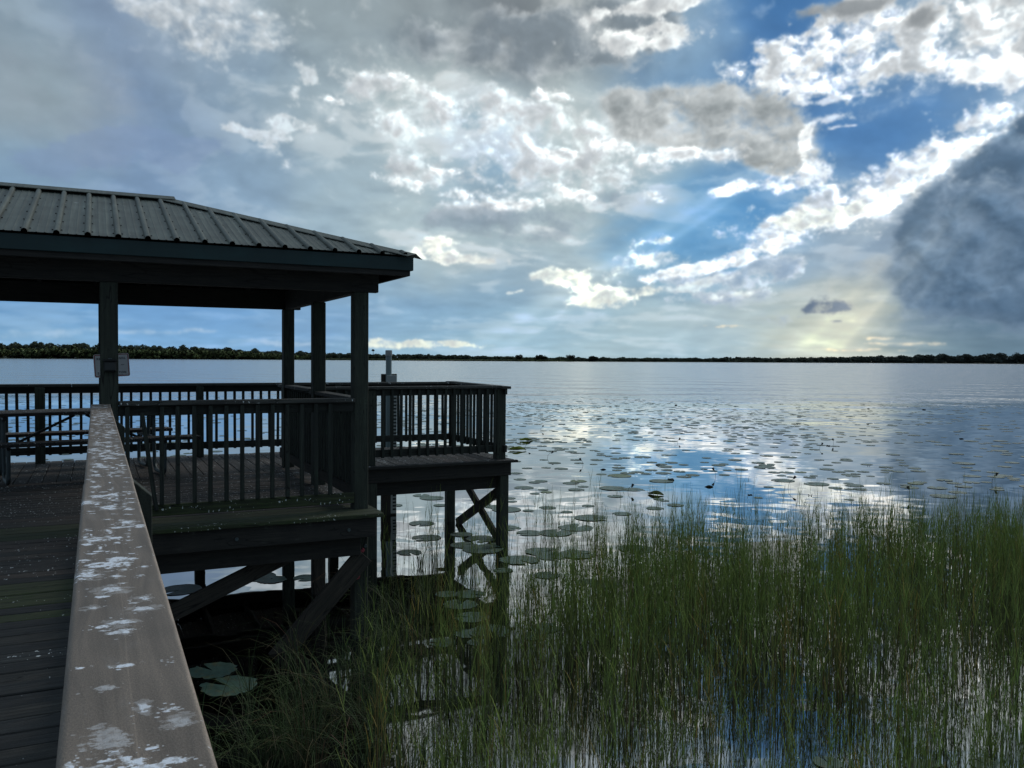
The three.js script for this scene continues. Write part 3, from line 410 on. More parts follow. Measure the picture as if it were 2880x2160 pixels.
  part('bottom_rail', board(0.038, 0.14, 8.2, 0.004), M.rail, t, [0.035, -0.95, -3.7]);
  for (const z of [-0.15, -3.62, -7.12]) { // posts with a slanted head, bolted outside the rail
    const s = new THREE.Shape([[-0.045, -1.35], [0.045, -1.35], [0.045, -0.155], [-0.045, -0.07]].map((p) => new THREE.Vector2(...p)));
    part('post', new THREE.ExtrudeGeometry(s, { depth: 0.088, bevelEnabled: true, bevelSize: 0.003, bevelThickness: 0.003, bevelSegments: 1 }), M.post, t, [0.112, 0, z - 0.044]);
  }
  for (let z = -0.4; z > -7.5; z -= 0.135) part('baluster', board(0.036, 0.92, 0.036, 0.003), M.baluster, t, [0.074, -0.56, z]);
}

// ---------------------------------------------------------------- gazebo
{
  const t = thing('gazebo', 'open timber gazebo with a hipped green-grey ribbed metal roof', 'gazebo', [0, 0, 0]);
  for (const [x, z] of [[0.102, -8.06], [2.29, -8.06], [2.29, -9.76], [2.29, -11.47], [0.1, -11.47], [-2.1, -8.06], [-2.1, -11.47]]) part('post', board(0.14, 3.345 - DECK + 0.06, 0.14, 0.007), M.post, t, [x, (3.345 + DECK - 0.06) / 2, z]);
  const X0 = -4.7, X1 = 2.695, Z0 = -7.67, Z1 = -11.87, EAVE = 3.668, RIDGE = 4.36, ZR = (Z0 + Z1) / 2, HX = 0.66, run = Math.abs(ZR - Z0), pitch = Math.atan2(RIDGE - EAVE, run), hip = X1 - HX;
  part('beam', board(2.455 + 4.5, 0.24, 0.09, 0.006), M.beam, t, [(2.455 - 4.5) / 2, 3.465, -8.025]);
  part('beam', board(2.455 + 4.5, 0.24, 0.09, 0.006), M.beam, t, [(2.455 - 4.5) / 2, 3.465, -11.505]);
  part('beam', board(0.09, 0.24, 3.38, 0.006), M.beam, t, [2.29, 3.462, -9.765]);
  part('beam', board(0.09, 0.2, 3.38, 0.006), M.beam, t, [0.1, 3.482, -9.765]);
  // fascia: green metal over a timber edge
  part('fascia', board(X1 - X0, 0.125, 0.02, 0.003), M.trim, t, [(X0 + X1) / 2, EAVE - 0.0655, Z0]);
  part('fascia', board(0.02, 0.125, Z0 - Z1 - 0.024, 0.003), M.trim, t, [X1 - 0.01, EAVE - 0.0655, ZR]);
  part('fascia', board(X1 - X0, 0.125, 0.02, 0.003), M.trim, t, [(X0 + X1) / 2, EAVE - 0.0655, Z1]);
  part('edge_board', board(X1 - X0 - 0.04, 0.15, 0.04, 0.004), M.beam, t, [(X0 + X1) / 2 - 0.004, EAVE - 0.103, Z0 - 0.032]);
  part('edge_board', board(0.04, 0.15, Z0 - Z1 - 0.11, 0.004), M.beam, t, [X1 - 0.044, EAVE - 0.103, ZR]);
  part('edge_board', board(X1 - X0 - 0.04, 0.15, 0.04, 0.004), M.beam, t, [(X0 + X1) / 2 - 0.004, EAVE - 0.103, Z1 + 0.032]);
  // sheet roof over sheathing
  const up = (x) => x <= HX ? 1 : Math.max(0, (X1 - x) / hip); // how far up the front slope runs at x
  const onFront = (x, k, lift = 0) => [x, EAVE + (RIDGE - EAVE) * k + lift * Math.cos(pitch), Z0 + 0.03 - (run + 0.03) * k + lift * Math.sin(pitch)];
  const sheet = (rows) => { // rows of points -> a strip mesh with two faces
    const pos = [], uv = [], idx = [], n = rows[0].length; rows.forEach((r, j) => r.forEach((p) => { pos.push(...p); uv.push(p[0] * 0.9, Math.hypot(p[1], p[2]) * 0.6); }));
    for (let j = 0; j + 1 < rows.length; j++) for (let i = 0; i + 1 < n; i++) { const a = j * n + i, b = a + n; idx.push(a, b, a + 1, a + 1, b, b + 1); }
    const g = new THREE.BufferGeometry(); g.setAttribute('position', new THREE.Float32BufferAttribute(pos, 3)); g.setAttribute('uv', new THREE.Float32BufferAttribute(uv, 2)); g.setIndex(idx); g.computeVertexNormals(); return g;
  };
  const step = 0.2207, x0 = 2.376, ribsX = []; for (let i = -1; i < 31; i++) ribsX.push(x0 - step * i);
  const screws = [];
  ribsX.forEach((xr, i) => {
    // the pan between this rib and the next one to the left, with two low stiffening folds
    const xs = []; for (const [q, l] of [[0.024, 0], [0.074, 0], [0.078, 0.004], [0.084, 0.004], [0.088, 0], [0.132, 0], [0.136, 0.004], [0.142, 0.004], [0.146, 0], [step - 0.024, 0]]) xs.push([xr - q, l]);
    const cols = xs.filter(([x]) => x < X1 && x > X0).map(([x, l]) => [0, 1].map((k) => onFront(x, k * up(x), l + 0.012)));
    if (cols.length > 1) part('roof_panel', sheet(cols), M.roof, t);
    if (xr > X1 - 0.03) return;
    const prof = []; for (let q = 0; q <= 8; q++) { const a = Math.PI * q / 8; prof.push([Math.cos(a) * 0.024, Math.pow(Math.sin(a), 0.8) * 0.032]); }
    const rib = prof.map(([dx, l]) => [0, 1].map((k) => onFront(xr + dx, k ? Math.max(0, up(xr + dx) - 0.01) : -0.012, l + 0.012)));
    part('roof_rib', sheet(rib), M.roof, t);
    for (let k = 0.06; k < up(xr) - 0.05; k += 0.17) for (const dx of [-0.033, 0.033]) { const s = new THREE.CylinderGeometry(0.006, 0.007, 0.006, 6); const p = onFront(xr + dx, k, 0.016); s.rotateX(pitch).translate(...p); screws.push(s); }
  });
  const sc = part('roof_screws', mergeGeometries(screws), M.screw, t); sc.userData.kind = 'stuff';
  const back = (z) => part('roof_panel', sheet([[[X0, EAVE, Z1 - 0.03], [X0 + hip, RIDGE, ZR]], [[X1, EAVE, Z1 - 0.03], [HX, RIDGE, ZR]]]), M.roof, t); back();
  part('roof_panel', sheet([[[X1 + 0.03, EAVE, Z0 + 0.0], [HX, RIDGE, ZR]], [[X1 + 0.03, EAVE, Z1], [HX, RIDGE, ZR + 0.0001]]]), M.roof, t);
  part('ceiling', sheet([[[X0, EAVE - 0.03, Z0 - 0.03], [X0 + hip, RIDGE - 0.03, ZR]], [[X1 - 0.03, EAVE - 0.03, Z0 - 0.03], [HX, RIDGE - 0.03, ZR]]]), M.beam, t);
  part('ceiling', sheet([[[X0, EAVE - 0.03, Z1 + 0.03], [X0 + hip, RIDGE - 0.03, ZR]], [[X1 - 0.03, EAVE - 0.03, Z1 + 0.03], [HX, RIDGE - 0.03, ZR]]]), M.beam, t);
  part('ceiling', sheet([[[X1 - 0.03, EAVE - 0.03, Z0 - 0.03], [HX, RIDGE - 0.03, ZR]], [[X1 - 0.03, EAVE - 0.03, Z1 + 0.03], [HX, RIDGE - 0.03, ZR + 0.0001]]]), M.beam, t);
  for (let x = -3.6; x < 2.5; x += 0.6) for (const s of [1, -1]) { const k = up(x); beamBetween('rafter', V3(x, EAVE - 0.1, ZR + s * (run - 0.06)), V3(x, EAVE - 0.1 + (RIDGE - EAVE) * k * 0.97, ZR + s * (run - 0.06) * (1 - k)), 0.04, 0.12, M.beam, t); }
  // ridge and hip flashings: two bent leaves with a rounded crease
  const flashing = (name, a, b, s1, s2, w) => { const rows = [[s1, w, -0.002], [s1, w - 0.004, 0.004], [s1, 0.02, 0.002], [s1, 0, 0.006], [s2, 0.02, 0.002], [s2, w, -0.002]].map(([s, d, l]) => [a, b].map((p) => [p.x + s.x * d, p.y + s.y * d + 0.036 + l, p.z + s.z * d])); part(name, sheet(rows), M.roof, t); };
  const down = V3(0, -Math.sin(pitch), Math.cos(pitch)), downB = V3(0, -Math.sin(pitch), -Math.cos(pitch));
  flashing('ridge_cap', V3(X0 + hip, RIDGE + 0.012, ZR), V3(HX + 0.1, RIDGE + 0.012, ZR), down, downB, 0.17);
  const hd = V3(X1 - HX, EAVE - RIDGE, Z0 - ZR).normalize(), s1 = V3(0, Math.sin(pitch), -Math.cos(pitch)).cross(hd), fr = down.clone().sub(hd.clone().multiplyScalar(down.dot(hd))).normalize(), sd = V3(Math.cos(pitch), -Math.sin(pitch), 0), ri = sd.clone().sub(hd.clone().multiplyScalar(sd.dot(hd))).normalize(); void s1;
  flashing('hip_cap', V3(HX, RIDGE, ZR), V3(X1 + 0.02, EAVE - 0.012, Z0 + 0.03), V3(-Math.abs(fr.x), fr.y, fr.z), ri, 0.15);
  flashing('hip_cap', V3(HX, RIDGE, ZR), V3(X1 + 0.02, EAVE - 0.012, Z1 - 0.03), ri.clone().multiply(V3(1, 1, -1)), V3(-Math.abs(fr.x), fr.y, -fr.z), 0.15);
  // black outlet box on the middle post
  const ob = thing('outlet_box', 'small black weatherproof outlet box on the gazebo post at the rail end', 'outlet box', [0.108, 2.63, -7.99]);
  part('cover', board(0.1, 0.1, 0.05, 0.012), M.dark, ob, [0, 0, 0.022]); part('lid', board(0.112, 0.018, 0.062, 0.005), M.dark, ob, [0, 0.052, 0.027]); part('hinge', new THREE.CylinderGeometry(0.005, 0.005, 0.03, 8).rotateZ(Math.PI / 2), M.steel, ob, [0, 0.064, 0.03]); part('door', board(0.078, 0.062, 0.012, 0.004), M.screw, ob, [0, -0.002, 0.05]);
}

// ---------------------------------------------------------------- sign on the back post
{
  const t = thing('warning_sign', 'white metal sign with a red border behind the gazebo post at the rail end', 'sign', [0.172, 2.603, -11.385]); t.rotation.z = 0.062;
  const c = document.createElement('canvas'); c.width = 600; c.height = 430; const x = c.getContext('2d');
  x.fillStyle = '#eef1f4'; x.fillRect(0, 0, 600, 430); x.strokeStyle = '#b04a50'; x.lineWidth = 13; x.beginPath(); x.roundRect(17, 17, 566, 396, 26); x.stroke();
  x.fillStyle = '#1c2733'; x.textBaseline = 'alphabetic'; x.font = 'bold 55px sans-serif';
  const fit = (s, x0, x1, y) => { const m = x.measureText(s).width; x.save(); x.translate(x0, y); x.scale((x1 - x0) / m, 1); x.fillText(s, 0, 0); x.restore(); };
  fit('RE', 50, 122, 108); fit('RMAL', 398, 542, 108); fit('S', 50, 86, 372); fit('ATION', 372, 540, 372);
  x.font = 'bold 24px sans-serif'; fit('NEST', 455, 515, 222);
  x.fillRect(400, 391, 46, 6); x.fillRect(452, 390, 40, 6); x.fillRect(498, 391, 44, 5); x.fillRect(50, 391, 60, 6);
  const map = new THREE.CanvasTexture(c); map.colorSpace = THREE.SRGBColorSpace;
  const sh = new THREE.Shape(), w = 0.195, h = 0.14, r = 0.022; sh.moveTo(-w + r, -h); sh.lineTo(w - r, -h); sh.absarc(w - r, -h + r, r, -Math.PI / 2, 0); sh.lineTo(w, h - r); sh.absarc(w - r, h - r, r, 0, Math.PI / 2); sh.lineTo(-w + r, h); sh.absarc(-w + r, h - r, r, Math.PI / 2, Math.PI); sh.lineTo(-w, -h + r); sh.absarc(-w + r, -h + r, r, Math.PI, Math.PI * 1.5);
  const g = new THREE.ExtrudeGeometry(sh, { depth: 0.003, bevelEnabled: false }), p = g.attributes.position; for (let i = 0; i < p.count; i++) g.attributes.uv.setXY(i, (p.getX(i) + w) / (2 * w), (p.getY(i) + h) / (2 * h));
  part('panel', g, new THREE.MeshStandardMaterial({ map, roughness: 0.5, metalness: 0.1 }), t);
  for (const y of [-0.115, 0.115]) part('bolt', new THREE.CylinderGeometry(0.008, 0.008, 0.008, 8).rotateX(Math.PI / 2), M.steel, t, [-0.06, y, 0.006]);
}

// ---------------------------------------------------------------- water gauge behind the platform
{
  const t = thing('water_gauge', 'water level gauge board with a pale plastic pipe standing in the lake', 'gauge', [4.53, 0, -14.12]);
  part('backing_board', board(0.272, 3.44, 0.05, 0.005), M.brown, t, [0, 0.72, 0]);
  const grey = new THREE.MeshStandardMaterial({ color: 0x848b8b, roughness: 0.7 }), pale = new THREE.MeshStandardMaterial({ color: 0x9aa2a0, roughness: 0.6 }), ink = new THREE.MeshStandardMaterial({ color: 0x1a2122, roughness: 0.7 });
  part('pipe', new THREE.CylinderGeometry(0.05, 0.05, 2.4, 20), new THREE.MeshStandardMaterial({ color: 0x66777a, roughness: 0.5 }), t, [-0.03, 1.62, 0.08]);
  part('pipe_cap', new THREE.LatheGeometry([[0, 0.05], [0.05, 0.048], [0.058, 0.04], [0.059, -0.05], [0.052, -0.052]].map((p) => new THREE.Vector2(...p)), 20), grey, t, [-0.03, 2.8, 0.08]);
  part('collar', board(0.17, 0.14, 0.05, 0.006), grey, t, [0.0, 2.35, 0.156]);
  part('scale_plate', board(0.1, 2.3, 0.006, 0.002), pale, t, [0.08, 1.18, 0.029]);
  for (let y = 0.1; y < 2.3; y += 0.06) part('scale_mark', board(0.062, 0.03, 0.004, 0.001), ink, t, [0.094, y, 0.0335]);
}

// ---------------------------------------------------------------- picnic table
{
  const t = thing('picnic_table', 'long picnic table with weathered plank top and bent steel tube legs', 'picnic table', [-0.18, DECK, -11.67]); t.rotation.y = 9.5 * D2R;
  for (let i = 0; i < 5; i++) part('tabletop_board', board(2.44, 0.04, 0.14, 0.006), pick(M.deck), t, [0, 0.775, -0.29 + i * 0.145]);
  for (const z of [-0.68, 0.68]) for (const k of [-0.072, 0.072]) part('seat_board', board(2.44, 0.04, 0.138, 0.006), pick(M.deck), t, [0, 0.465, z + k]);
  const tube = (pts, r, name) => part(name, new THREE.TubeGeometry(new THREE.CatmullRomCurve3(pts.map((p) => V3(...p)), false, 'catmullrom', 0.15), 40, r, 10), M.steel, t);
  for (const x of [-0.82, 0.82]) {
    for (const s of [-1, 1]) tube([[x, 0.74, s * 0.3], [x, 0.742, s * 0.2], [x, 0.7, s * 0.14], [x, 0.1, s * 0.18], [x, 0.035, s * 0.26], [x, 0.03, s * 0.62], [x, 0.08, s * 0.7], [x, 0.38, s * 0.7], [x, 0.435, s * 0.68]], 0.022, 'leg');
    beamBetween('cross_bar', V3(x, 0.43, -0.74), V3(x, 0.43, 0.74), 0.04, 0.04, M.dark, t); part('cleat', board(0.04, 0.035, 0.7, 0.003), M.dark, t, [x, 0.736, 0]);
    beamBetween('brace', V3(Math.sign(x) * 0.06, 0.735, 0.02), V3(x * 0.98, 0.36, 0.02), 0.03, 0.03, M.dark, t);
  }
}

// ---------------------------------------------------------------- the far shore
const S26 = Math.sin(26 * D2R), C26 = Math.cos(26 * D2R);
const at = (side, fwd, y = 0) => V3(side * C26 + fwd * S26, y, side * S26 - fwd * C26);
{
  // shoreline: heading from the lake's axis (degrees), distance, height of the wood behind it
  const SHORE = [[-75, 640, 12], [-48, 690, 13], [-33, 740, 13.0], [-27, 760, 14.0], [-20, 800, 12], [-15, 830, 8.5], [-9, 850, 7.0], [-4, 840, 6.5], [1, 860, 4.6], [9, 950, 5.0], [18, 1150, 6.4], [26, 1420, 14], [32, 1600, 20], [45, 1900, 18], [75, 2200, 20]];
  const shore = (az) => { let i = 0; while (i < SHORE.length - 2 && az > SHORE[i + 1][0]) i++; const t = clamp((az - SHORE[i][0]) / (SHORE[i + 1][0] - SHORE[i][0])), wob = 10 * noise(az * 0.6, 3) + 4 * noise(az * 2.3, 9); return [mix(SHORE[i][1], SHORE[i + 1][1], t) + wob, mix(SHORE[i][2], SHORE[i + 1][2], t)]; };
  const pos = [], idx = [], N = 260, prof = [[-6, -1.5], [0, 0.12], [25, 0.5], [120, 1.2], [900, 2.5]];
  for (let i = 0; i <= N; i++) { const az = mix(-78, 78, i / N), a = az * D2R, [d] = shore(az); for (const [q, y] of prof) { const p = at(Math.sin(a) * (d + q), Math.cos(a) * (d + q), y); pos.push(p.x, p.y, p.z); } }
  const m = prof.length; for (let i = 0; i < N; i++) for (let j = 0; j + 1 < m; j++) { const a = i * m + j, b = a + m; idx.push(a, a + 1, b, b, a + 1, b + 1); }
  const g = new THREE.BufferGeometry(); g.setAttribute('position', new THREE.Float32BufferAttribute(pos, 3)); g.setIndex(idx); g.computeVertexNormals();
  structure('terrain', g, new THREE.MeshStandardMaterial({ color: new THREE.Color().setRGB(0.04, 0.05, 0.022), roughness: 1, side: THREE.DoubleSide }));
  // foliage: a clump of leaf sprays
  const r = rng(77);
  const clump = (n, flat, leaf) => { const ps = [], ns = []; for (let i = 0; i < n; i++) { const u = r() * 6.283, v = Math.acos(2 * r() - 1), q = 0.55 + 0.5 * r(), c = [Math.sin(v) * Math.cos(u) * q, Math.cos(v) * q * flat, Math.sin(v) * Math.sin(u) * q], s = leaf * (0.6 + 0.8 * r()), e = V3(r() - 0.5, r() - 0.5, r() - 0.5).normalize().multiplyScalar(s), f = V3(r() - 0.5, r() - 0.5, r() - 0.5).cross(e).normalize().multiplyScalar(s * 0.7), C = V3(...c), a = C.clone().add(e), b = C.clone().add(f), d = C.clone().sub(e), h = C.clone().sub(f); for (const p of [a, b, d, a, d, h]) { ps.push(p.x, p.y, p.z); ns.push(c[0], c[1] + 0.25, c[2]); } } const k = new THREE.BufferGeometry(); k.setAttribute('position', new THREE.Float32BufferAttribute(ps, 3)); k.setAttribute('normal', new THREE.Float32BufferAttribute(ns, 3)); k.normalizeNormals(); return k; };
  const leafMat = new THREE.MeshStandardMaterial({ color: 0xffffff, roughness: 0.95, side: THREE.DoubleSide });
  const mass = (name, label, n, geo, place) => { const im = new THREE.InstancedMesh(geo, leafMat, n), o = new THREE.Object3D(), c = new THREE.Color(); im.name = name; for (let i = 0; i < n; i++) { place(i, o, c); o.updateMatrix(); im.setMatrixAt(i, o.matrix); im.setColorAt(i, c); } scene.add(im); return tag(im, label, 'treeline', null, 'stuff'); };
  mass('treeline', 'dark continuous wood along the far shore of the lake', 8500, clump(90, 0.85, 0.22), (i, o, c) => {
    let az = -70 + 140 * r(); if (r() < 0.75) az = -34 + 70 * r(); const a = az * D2R, [d, h] = shore(az), q = 18 + 70 * r() * r(), hh = h * (0.8 + 0.36 * fbm(az * 1.7, 1, 3) + 0.1 * noise(az * 6, 5)) * (1 + 0.1 * q / 70), s = (az > 14 ? 3.6 : 2.0) * (0.45 + 1.0 * r() * r());
    const top = Math.max(1.5, hh - s * 0.6) * (1 - 0.9 * r() ** (az > 14 ? 1.4 : 2.0)); o.position.copy(at(Math.sin(a) * (d + q), Math.cos(a) * (d + q), Math.max(s * 0.5, top))); o.scale.set(s * 1.25, s, s * 1.25); o.rotation.y = r() * 6;
    const k = 0.7 + 0.9 * r(), far = sstep(0, 30, az); c.setRGB(mix(0.09, 0.06, far) * k, mix(0.12, 0.078, far) * k, mix(0.08, 0.07, far) * k);
  });
  mass('shore_shrubs', 'yellow-green willow thicket along the left part of the far shore', 1500, clump(110, 0.8, 0.24), (i, o, c) => {
    const az = -30 + 17 * r() - (r() < 0.25 ? 14 * r() : 0), a = az * D2R, [d] = shore(az), q = 4 + 22 * r(), s = 1.5 + 1.6 * r(), h = (2 + 6.5 * sstep(-13, -20, az) * (0.55 + 0.6 * noise(az * 3, 4))) * Math.sqrt(r());
    o.position.copy(at(Math.sin(a) * (d + q), Math.cos(a) * (d + q), 0.6 + Math.max(0, h))); o.scale.set(s * 1.2, s * 0.9, s * 1.2); o.rotation.y = r() * 6; const k = 0.7 + 1.0 * r(); c.setRGB(0.115 * k, 0.145 * k, 0.055 * k);
  }).userData.category = 'thicket';
  mass('marsh_grass', 'low strip of light green marsh grass at the foot of the far wood', 1400, clump(60, 0.5, 0.3), (i, o, c) => {
    const az = -14 + 18 * r(), a = az * D2R, [d] = shore(az), q = 1 + 20 * r(); o.position.copy(at(Math.sin(a) * (d + q), Math.cos(a) * (d + q), 0.5)); o.scale.set(2.6, 1.5 + 0.6 * r(), 2.6); const k = 0.7 + 0.5 * r(); c.setRGB(0.1 * k, 0.14 * k, 0.06 * k);
  }).userData.category = 'marsh grass';
  // trees that stand out from the wood
  const bark = new THREE.MeshStandardMaterial({ color: new THREE.Color().setRGB(0.03, 0.027, 0.022), roughness: 0.95 }), leaf = new THREE.MeshStandardMaterial({ color: new THREE.Color().setRGB(0.028, 0.036, 0.024), roughness: 0.95, side: THREE.DoubleSide });
  const tree = (label, az, back, h, w) => { const a = az * D2R, [d] = shore(az), t = thing('oak_tree', label, 'tree', at(Math.sin(a) * (d + back), Math.cos(a) * (d + back), 0.4).toArray()); part('trunk', new THREE.CylinderGeometry(0.22, 0.45, h * 0.7, 8).translate(0, h * 0.35, 0), bark, t); const cr = []; for (let i = 0; i < 9; i++) { const s = w * (0.28 + 0.2 * r()); cr.push(clump(90, 0.8, 0.24).scale(s, s * 0.85, s).translate((r() - 0.5) * w, h * (0.5 + 0.42 * r()), (r() - 0.5) * w)); } part('crown', mergeGeometries(cr), leaf, t); };
  tree('dark round tree on the far shore just right of the platform corner', 0.55, 8, 5.6, 5.5); tree('twin-headed dark tree on the far shore, second to the right of the platform corner', 1.95, 8, 5.0, 7); tree('tallest dark tree in the low gap of the far shore right of the platform', 3.85, 6, 6.2, 6); tree('low broad tree at the far shore where the wood starts again', 5.5, 10, 4.2, 8);
  { const az = -9.25, a = az * D2R, [d] = shore(az), t = thing('palm_tree', 'single tall palm rising above the far wood just left of the water gauge', 'palm tree', at(Math.sin(a) * (d + 25), Math.cos(a) * (d + 25), 0.5).toArray()); part('trunk', new THREE.CylinderGeometry(0.2, 0.28, 9.4, 8).translate(0, 4.7, 0), bark, t); part('crown', clump(140, 0.85, 0.3).scale(1.5, 1.1, 1.5).translate(0, 9.6, 0), leaf, t); }
}

// ---------------------------------------------------------------- lily pads
{
  const r = rng(303);
  const padTex = tex(256, 256, (u, v, o) => { const x = u * 2 - 1, y = v * 2 - 1, q = Math.hypot(x, y), a = Math.atan2(y, x), vein = sstep(0.10, 0.0, Math.abs(((a / 6.2832 * 22 + 22) % 1) - 0.5) * q) * (0.3 + 0.4 * q), n = fbm(x * 4, y * 4, 4), br = sstep(0.25, 0.6, fbm(x * 3 + 9, y * 3, 4) + 0.35 * q * q); o[0] = mix(74, 96, br) * (1 + 0.25 * n) + 20 * vein; o[1] = mix(98, 98, br) * (1 + 0.25 * n) + 22 * vein; o[2] = mix(86, 72, br) * (1 + 0.25 * n) + 14 * vein; }, true);
  const padMat = new THREE.MeshPhysicalMaterial({ map: padTex, roughness: 0.5, side: THREE.DoubleSide });
  const padMat2 = padMat.clone(); padMat2.color.setRGB(1.5, 1.25, 0.7);
  // a round leaf with a slit, a wavy rim and a little dish
  const padGeo = (seed, ragged) => { const q = rng(seed), ps = [], uv = [], ix = [], N = 34, K = 4, cut = 0.09 + 0.1 * q(), ph = q() * 9; for (let k = 0; k <= K; k++) for (let i = 0; i <= N; i++) { const a = cut + (6.2832 - 2 * cut) * i / N, edge = 1 + 0.05 * noise(Math.cos(a) * 1.3 + ph, Math.sin(a) * 1.3) + ragged * 0.16 * noise(Math.cos(a) * 5 + ph, Math.sin(a) * 5), rr = k / K * edge, lip = k === K ? 0.025 : 0; ps.push(Math.cos(a) * rr, lip + 0.03 * (k / K) * noise(Math.cos(a) * 1.6 + ph, Math.sin(a) * 1.6 + 4) + 0.012, Math.sin(a) * rr); uv.push(0.5 + 0.49 * Math.cos(a) * k / K, 0.5 + 0.49 * Math.sin(a) * k / K); } for (let k = 0; k < K; k++) for (let i = 0; i < N; i++) { const a = k * (N + 1) + i, b = a + N + 1; ix.push(a, a + 1, b, b, a + 1, b + 1); } const g = new THREE.BufferGeometry(); g.setAttribute('position', new THREE.Float32BufferAttribute(ps, 3)); g.setAttribute('uv', new THREE.Float32BufferAttribute(uv, 2)); g.setIndex(ix); g.computeVertexNormals(); return g; };
  const geos = [0, 1, 2, 3, 4].map((i) => padGeo(i + 1, i > 2 ? 1 : 0.2));
  const put = (g, x, z, s, label, group, mat = padMat) => { const m = new THREE.Mesh(g, mat); m.name = numbered('lily_pad'); m.position.set(x, 0.003 + 0.003 * r(), z); m.rotation.set((r() - 0.5) * 0.015, r() * 6.28, (r() - 0.5) * 0.015); m.scale.set(s, s * 0.45, s); scene.add(m); return tag(m, label, 'lily pad', group); };
  const ORD = ['first', 'second', 'third', 'fourth', 'fifth', 'sixth', 'seventh', 'eighth', 'ninth', 'tenth', 'eleventh', 'twelfth', 'thirteenth', 'fourteenth'];
  const near = (label, group, list) => list.sort((a, b) => Math.hypot(a[0], a[1]) - Math.hypot(b[0], b[1])).forEach(([x, z, s], i) => put(pick(geos), x, z, s * 0.86, label + ', ' + ORD[i] + ' from the front', group));
  put(geos[3], 0.97, -7.26, 0.22, 'larger of two ragged lily pads in the black water beside the handrail', null);
  put(geos[4], 0.89, -7.69, 0.2, 'smaller ragged lily pad in the black water, farther from the viewer beside the handrail', null);
  near('flat lily pad below the gazebo deck beams', 'lily pads under the gazebo deck', [[0.87, -10.54, 0.27], [1.77, -10.79, 0.27], [1.91, -10.56, 0.2], [2.31, -10.48, 0.18]]);
  near('round lily pad between gauge board and braced platform legs', 'lily pads between gauge and platform legs', [[5.92, -17.23, 0.23], [6.37, -17.55, 0.17], [5.98, -16.72, 0.24], [5.76, -15.87, 0.19], [5.85, -15.50, 0.28], [6.71, -17.41, 0.2], [6.89, -17.80, 0.2], [6.10, -17.90, 0.17], [4.48, -12.08, 0.26], [3.92, -11.27, 0.2], [4.79, -13.16, 0.24]]);
  near('round lily pad at the braced platform corner legs', 'lily pads at the platform corner legs', [[5.05, -12.09, 0.2], [5.20, -11.68, 0.26], [4.79, -11.38, 0.23], [4.94, -11.04, 0.34], [5.20, -11.20, 0.18], [5.12, -10.23, 0.31], [4.68, -9.81, 0.15], [5.63, -10.55, 0.28], [5.60, -10.23, 0.24], [5.07, -9.36, 0.19], [6.42, -11.60, 0.3], [6.93, -11.83, 0.32], [6.06, -11.76, 0.24]]);
  near('pale lily pad in the dark reflection of the deck', 'lily pads in the dark deck reflection', [[3.61, -9.08, 0.15], [3.85, -8.97, 0.2], [3.60, -8.64, 0.22], [3.53, -8.15, 0.21], [3.53, -7.67, 0.22], [3.28, -7.68, 0.15], [2.96, -7.54, 0.15], [3.27, -7.40, 0.12]]);
  near('dull lily pad half hidden in the reed bed', 'lily pads inside the reed bed', [[4.06, -7.52, 0.18], [3.85, -7.34, 0.16], [5.99, -10.20, 0.3], [5.38, -8.83, 0.2], [5.50, -8.68, 0.22], [6.95, -10.14, 0.3], [4.98, -6.70, 0.12]]);
  near('green lily pad at the near edge of the reeds', 'lily pads closest to the viewer in the reeds', [[4.43, -4.17, 0.11], [4.99, -3.83, 0.14], [5.39, -3.69, 0.13]]);
  // the field on the open lake
  const pads = [];
  for (let i = 0; i < 120000 && pads.length < 2600; i++) {
    const w = Math.sqrt(mix(13.5 ** 2, 66 ** 2, r())), s = w * (-0.78 + 1.5 * r()), p = at(s, w), X = p.x, Z = -p.z, u = s / w;
    if (X < 5.8 && Z < 14.4) continue;
    let d = sstep(-0.4, 0.4, fbm(s * 0.16 + 4, w * 0.13, 4) + 0.08) * (1 - sstep(40, 64, w + 7 * noise(s * 0.1, 5))) * sstep(13.2, 16, w + 3 * (u > 0.2 ? -1 : 0) + noise(s, 2)) + 0.04;
    d *= 1 - 0.5 * sstep(0.28, 0.5, u) * sstep(16, 26, w); if (u < -0.2) d *= 0.45;
    if (r() > d) continue;
    const rad = (0.09 + 0.1 * r() + (r() < 0.12 ? 0.1 : 0)) * (1 - 0.2 * sstep(20, 45, w)); if (pads.some((q) => (q[0] - X) ** 2 + (q[1] - p.z) ** 2 < (0.8 * (q[2] + rad)) ** 2)) continue;
    pads.push([X, p.z, rad, w]);
  }
  pads.sort((a, b) => b[2] / b[3] - a[2] / a[3]);
  pads.slice(0, 300).forEach((q, i) => put(geos[i % 5], q[0], q[1], q[2], 'round grey-green lily pad floating on the open lake beyond the reeds and platform', 'lily pads on the open lake', i % 23 === 7 ? padMat2 : padMat));
  const rest = pads.slice(300), im = new THREE.InstancedMesh(geos[0], padMat, rest.length), o = new THREE.Object3D(); im.name = 'lily_pads';
  rest.forEach((q, i) => { o.position.set(q[0], 0.004, q[1]); o.rotation.set((r() - 0.5) * 0.02, r() * 6, (r() - 0.5) * 0.02); o.scale.set(q[2], q[2] * 0.45, q[2]); o.updateMatrix(); im.setMatrixAt(i, o.matrix); }); scene.add(im); tag(im, 'many small lily pads scattered far out over the lake', 'lily pads', null, 'stuff');
